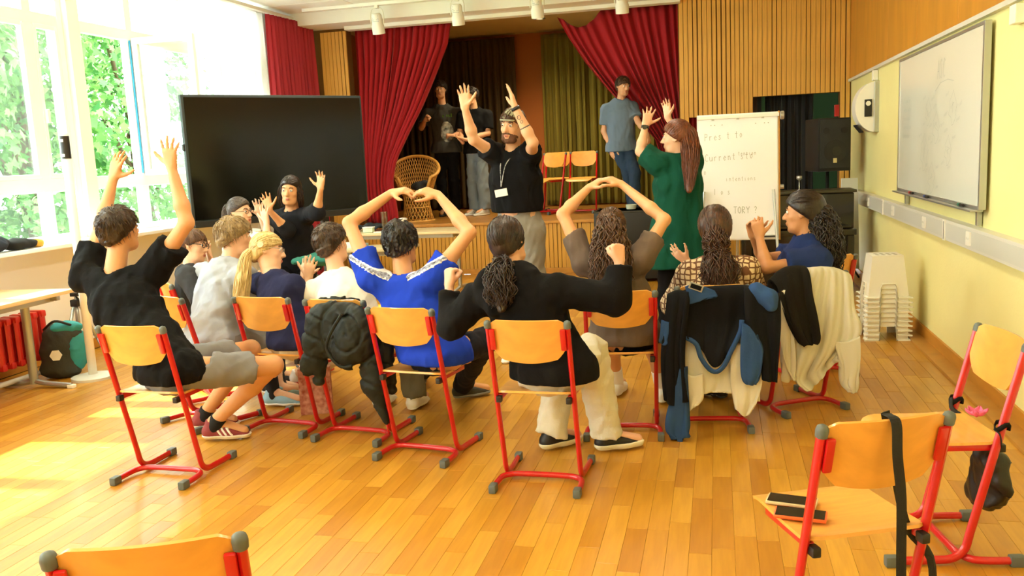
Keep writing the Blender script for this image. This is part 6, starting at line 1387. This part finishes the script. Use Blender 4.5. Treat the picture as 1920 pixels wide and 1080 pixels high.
for i, (x, y, z, lb) in enumerate(((-3.70, 6.42, .555, 'grey cushioned stool under the person with ponytail and glasses'), (-3.36, 6.80, .635, 'grey cushioned stool under the person in black knit top'))):
    x = [Q(455, 480, 6.35)[0], Q(548, 470, 6.7)[0]][i]; e = empty('stool', (x, y, 0), 0, lb, 'stool', 'stools before the display')
    MB().lathe([(.001, z-.06), (.165, z-.06), (.175, z-.03), (.165, z), (.001, z+.002)], n=20).build('cushion', M_cap, e, ang=40)
    for k in range(4): a = k*1.571+.78; MB().tube([(.11*math.cos(a), .11*math.sin(a), z-.05), (.18*math.cos(a), .18*math.sin(a), .0)], .011, 8).build('leg', M_steel, e, smooth=True)
tl_ = Q(592, 478, 6.3)
lump('folded_cloth', (tl_[0], 6.3, tl_[2]-.04), (.16, .12, .05), mat('teal cloth pile', '1F6E60', .85), 'teal green cloth lying folded before the person in the black knit top', 'cloth', 44)
# ---------------------------------------------------------------- garments hung over the chairs
def garment(name, rows, Ys, m, folds=3, amp=.012, seed=0, th=.010, wrap=None, nu=40, nv=30, label=None, parent=None, stretchf=1.):
    """rows of outline points from the top edge down (each row runs left to right); the sheet folds over the chair back"""
    W = [[Q(p[0], p[1], (Ys[i][0]+(Ys[i][1]-Ys[i][0])*k/(len(r)-1))) for k, p in enumerate(r)] for i, r in enumerate(rows)]
    if wrap is not None:
        wv = np.array(wrap); W = [[p+wv*1.0-np.array((0, 0, .09)) for p in W[0]], [p+wv*.8+np.array((0, 0, .008)) for p in W[0]]]+W
    W = np.array(W); nr, nc = W.shape[:2]; ph = np.random.default_rng(seed).uniform(0, 6.28, 5)
    def cr(P, t):
        x = t*(len(P)-1); i = min(int(x), len(P)-2); f = x-i; a, b, c, d = P[max(i-1, 0)], P[i], P[i+1], P[min(i+2, len(P)-1)]
        return .5*((2*b)+(-a+c)*f+(2*a-5*b+4*c-d)*f*f+(-a+3*b-3*c+d)*f**3)
    def f(u, v):
        p = cr([cr(W[i], u) for i in range(nr)], v); a = amp*min(1, .15+1.3*max(0, v-.15)); q = u*folds*6.283
        return p+np.array((0, 1., 0))*a*(math.sin(q+ph[0]+1.1*math.sin(v*3+ph[1]))+.5*math.sin(q*2.3+ph[2]+v*4*stretchf)+.35*math.sin(v*11+ph[3]+u*5))+np.array((1., 0, 0))*a*.3*math.sin(v*7+ph[4])
    o = MB().sheet(f, nu, nv, th).build(name, m, parent, smooth=True)
    return o
def hang(name, label, c): return empty(name, c, 0, label, 'garment', None)
def reparent(o, e): o.data.transform(Matrix.Translation(-e.location)); o.parent = e; return o
M_ck = fab('black track cloth', '101116', bump=.2, bscale=60, spec=.2); M_bl = fab('steel blue track cloth', '2F4C7C', bump=.2, bscale=60); M_cr = fab('cream fleece', 'D9D3C0', bump=.15); M_gr = fab('light grey fleece', 'CFCABC', bump=.15); M_hd = fab('black hoodie cotton', '17140F', bump=.15)
# cream sweater under the tracksuit jacket
e = hang('cream_sweater', 'cream sweatshirt hanging under the navy and black tracksuit jacket', (-.06, 4.76, .8))
w_ = (0, .075, 0)
reparent(garment('sweater_body', [[(1282, 560), (1330, 555), (1385, 556), (1428, 565)], [(1284, 640), (1330, 650), (1385, 645), (1428, 650)], [(1282, 705), (1330, 722), (1380, 725), (1424, 720)], [(1284, 742), (1318, 738), (1368, 735), (1425, 752)]], [(4.745, 4.76)]*2+[(4.70, 4.73)]*2, M_cr, 3, .010, 31, wrap=w_), e)
reparent(garment('sleeve', [[(1284, 700), (1300, 705), (1318, 700)], [(1284, 745), (1303, 745), (1318, 742)], [(1288, 776), (1300, 765), (1312, 757)]], [(4.68, 4.68)]*3, M_cr, 1, .008, 32, nu=12, nv=14), e)
reparent(garment('sleeve', [[(1372, 640), (1395, 645), (1425, 650)], [(1370, 720), (1400, 728), (1428, 715)], [(1380, 765), (1400, 782), (1418, 755)]], [(4.69, 4.70)]*3, M_cr, 1.5, .010, 33, nu=16, nv=20), e)
e = hang('tracksuit_jacket', 'black and blue tracksuit jacket hung over the chair below long dark hair', (-.06, 4.74, .8))
reparent(garment('jacket_back', [[(1262, 562), (1300, 548), (1345, 546), (1400, 545), (1440, 560)], [(1262, 590), (1300, 600), (1345, 610), (1392, 600), (1430, 592)], [(1268, 618), (1305, 640), (1340, 662), (1375, 640), (1398, 606)], [(1270, 628), (1308, 645), (1340, 688), (1372, 652), (1392, 612)]], [(4.72, 4.73)]*2+[(4.66, 4.68)]*2, M_ck, 3, .009, 34, wrap=w_), e)
hem = [Q(x, y, 4.655) for x, y in ((1268, 629), (1288, 634), (1306, 646), (1314, 670), (1330, 692), (1344, 697), (1358, 685), (1370, 660), (1388, 622), (1391, 600))]
reparent(MB().tube(bez(hem, 30), .013, 8, rad2=.008).build('elastic_hem', M_bl, smooth=True), e)
reparent(garment('sleeve', [[(1252, 566), (1268, 560), (1290, 562)], [(1244, 640), (1262, 650), (1282, 645)], [(1244, 700), (1262, 715), (1284, 700)], [(1248, 750), (1264, 760), (1288, 752)]], [(4.66, 4.66), (4.64, 4.64), (4.64, 4.64), (4.64, 4.64)], M_ck, 1.5, .010, 35, th=.03, wrap=w_, nu=16), e)
reparent(garment('blue_sleeve_panel', [[(1240, 600), (1248, 602), (1256, 604)], [(1236, 640), (1246, 648), (1256, 640)]], [(4.64, 4.64)]*2, M_bl, 1, .006, 36, th=.02, nu=8, nv=10), e)
reparent(garment('blue_sleeve', [[(1275, 690), (1281, 690), (1286, 688)], [(1262, 745), (1275, 748), (1288, 742)], [(1250, 800), (1270, 808), (1290, 800)], [(1262, 822), (1276, 828), (1289, 815)]], [(4.645, 4.645)]*4, M_bl, 1, .009, 37, th=.035, nu=12), e)
reparent(garment('black_panel', [[(1395, 548), (1430, 552), (1462, 560)], [(1400, 610), (1432, 620), (1465, 600)], [(1425, 660), (1442, 668), (1462, 650)], [(1430, 713), (1445, 716), (1456, 716)]], [(4.71, 4.75), (4.67, 4.72), (4.67, 4.72), (4.67, 4.72)], M_ck, 1.5, .010, 38, wrap=w_, nu=18), e)
reparent(garment('blue_cuff_sleeve', [[(1392, 605), (1405, 612), (1418, 630)], [(1390, 655), (1410, 662), (1430, 655)], [(1392, 700), (1410, 705), (1426, 700)], [(1398, 719), (1408, 721), (1417, 719)]], [(4.655, 4.66)]*4, M_bl, 1, .008, 39, th=.03, nu=12), e)
f = Field(.008, .03); f.cone(Q(1418, 545, 4.74), Q(1440, 560, 4.73), .04, .045); f.cone(Q(1440, 560, 4.73), Q(1447, 575, 4.71), .045, .03); f.eval().noise(.004, 18, 2); reparent(f.mesh('blue_shoulder', M_bl), e)
reparent(garment('blue_collar', [[(1284, 537), (1305, 533), (1340, 545)], [(1288, 550), (1310, 552), (1345, 556)], [(1293, 570), (1310, 566), (1330, 558)]], [(4.69, 4.69)]*3, M_bl, 1, .003, 40, nu=12, nv=10), e)
m = MB(); a = Q(1305, 538, 4.672); m.box((0, 0, 0), (.075, .004, .040), roty(.35)@rotx(.3), bev=.001); m.v = [tuple(np.array(v)+a) for v in m.v]; lb1 = reparent(m.build('woven_label', mat('grey label', 'A8A79C', .6)), e)
m = MB(); m.box((0, 0, 0), (.058, .004, .026), roty(.35)@rotx(.3)); m.v = [tuple(np.array(v)+a+np.array((0, -.002, 0))) for v in m.v]; o = m.build('label_field', M_ck); o.data.transform(Matrix.Translation(-e.location)); o.parent = lb1
# light grey sweater and black hoodie on the turned chair
e = hang('grey_sweater', 'light grey sweatshirt hung over the turned chair at the right of the row', (.55, 5.1, .8)); w_ = (-.04, .07, 0)
reparent(garment('sweater_body', [[(1512, 512), (1540, 510), (1570, 512), (1595, 520)], [(1470, 560), (1525, 580), (1570, 585), (1600, 575)], [(1466, 640), (1515, 660), (1560, 650), (1614, 622)], [(1475, 680), (1500, 710), (1540, 690), (1575, 665)], [(1490, 712), (1519, 733), (1545, 705), (1580, 668)]], [(5.04, 5.2), (4.98, 5.15), (4.96, 5.12), (4.96, 5.12), (4.96, 5.12)], M_gr, 3.2, .020, 51, wrap=w_, nu=60, nv=40), e)
reparent(garment('sleeve', [[(1464, 545), (1470, 543), (1478, 545)], [(1463, 620), (1476, 625), (1488, 620)], [(1465, 690), (1478, 693), (1492, 690)], [(1466, 712), (1478, 714), (1489, 712)]], [(4.96, 4.96)]*4, M_gr, 1, .008, 52, th=.04, nu=14), e)
reparent(garment('sleeve', [[(1562, 640), (1585, 640), (1612, 630)], [(1574, 680), (1592, 690), (1613, 680)], [(1580, 715), (1592, 720), (1610, 712)], [(1588, 728), (1597, 735), (1604, 736)]], [(5.08, 5.1)]*4, M_gr, 1.4, .012, 53, th=.03, nu=16), e)
e = hang('black_hoodie', 'black hooded sweatshirt draped at the left shoulder of the turned chair', (.45, 5.0, .8))
reparent(garment('hoodie_body', [[(1455, 535), (1480, 514), (1515, 510)], [(1464, 560), (1490, 570), (1522, 550)], [(1478, 600), (1500, 610), (1532, 590)], [(1494, 632), (1512, 640), (1536, 628)], [(1502, 644), (1514, 647), (1530, 642)]], [(4.97, 5.0), (4.93, 4.98), (4.92, 4.97), (4.92, 4.97), (4.92, 4.97)], M_hd, 1.6, .014, 54, th=.03, wrap=w_, nu=24), e)
# black quilted jacket
e = hang('quilted_jacket', 'black quilted jacket with hood hung over the chair of the white t-shirt', (-2.1, 4.35, .75))
f = Field(.0075, .035); Y = 4.33
f.ell(Q(630, 625, Y+.02), roty(.15), (.135, .06, .15))
f.ell(Q(636, 585, Y+.03), rotz(-.13), (.155, .075, .06)); f.ell(Q(620, 620, Y), roty(.25), (.11, .055, .13)); f.ell(Q(662, 630, Y-.05), roty(.35), (.105, .065, .15)); f.ell(Q(655, 655, Y-.06), roty(.6), (.09, .06, .11))
f.cone(Q(600, 600, Y+.02), Q(576, 695, Y), .065, .034, side=(1, 0, 0), flat=1.3); f.cone(Q(600, 670, Y+.03), Q(598, 712, Y+.03), .05, .035)
f.cone(Q(690, 640, Y), Q(702, 720, Y-.01), .060, .058, side=(1, 0, 0), flat=1.15); f.cone(Q(702, 720, Y-.01), Q(724, 792, Y-.01), .058, .014, side=(1, 0, 0), flat=1.15); f.cone(Q(716, 610, Y+.04), Q(736, 730, Y+.06), .05, .03)
f.ell(Q(640, 575, Y+.12), rotz(-.13), (.17, .03, .07))
f.eval(); X_, Y_, Z_ = f.xyz(); b_ = np.abs(f.D) < .03; ii = np.nonzero(b_); c = Q(662, 620, Y); px_, pz_ = f.ax[0][ii[0]]-c[0], f.ax[2][ii[2]]-c[2]
rad_ = np.hypot(px_*1.1, pz_); ang_ = np.arctan2(pz_, px_); g1 = np.abs(np.sin(rad_*34)); g2 = np.abs(np.sin((pz_+px_*.4)*26)); f.D[ii] += (.011*(1-np.minimum(1, g1*2.0))*(rad_ < .2)+.010*(1-np.minimum(1, g2*2.2))*(rad_ >= .2)).astype(np.float32)
f.noise(.003, 22, 8); reparent(f.mesh('quilted_shell', fab('black quilted nylon', '20231F', rough=.55, bump=.15, bscale=50, spec=.2)), e)
hd_ = [Q(x, y, Y-.115) for x, y in ((640, 590), (622, 620), (612, 650), (622, 672), (640, 688), (660, 686))]
reparent(MB().tube(bez(hd_, 20), .009, 8).build('hood_edge', MATS['black quilted nylon'], smooth=True), e)
reparent(MB().tube([Q(723, 792, Y-.01), Q(727, 806, Y-.01), Q(729, 815, Y-.0)], .003, 6).build('drawcord', M_red, smooth=True), e)
for o in list(bpy.data.objects):
    if o.type == 'MESH' and o.parent is None: pass
print("TRIS", TRIS, "t", time.time()-T0)
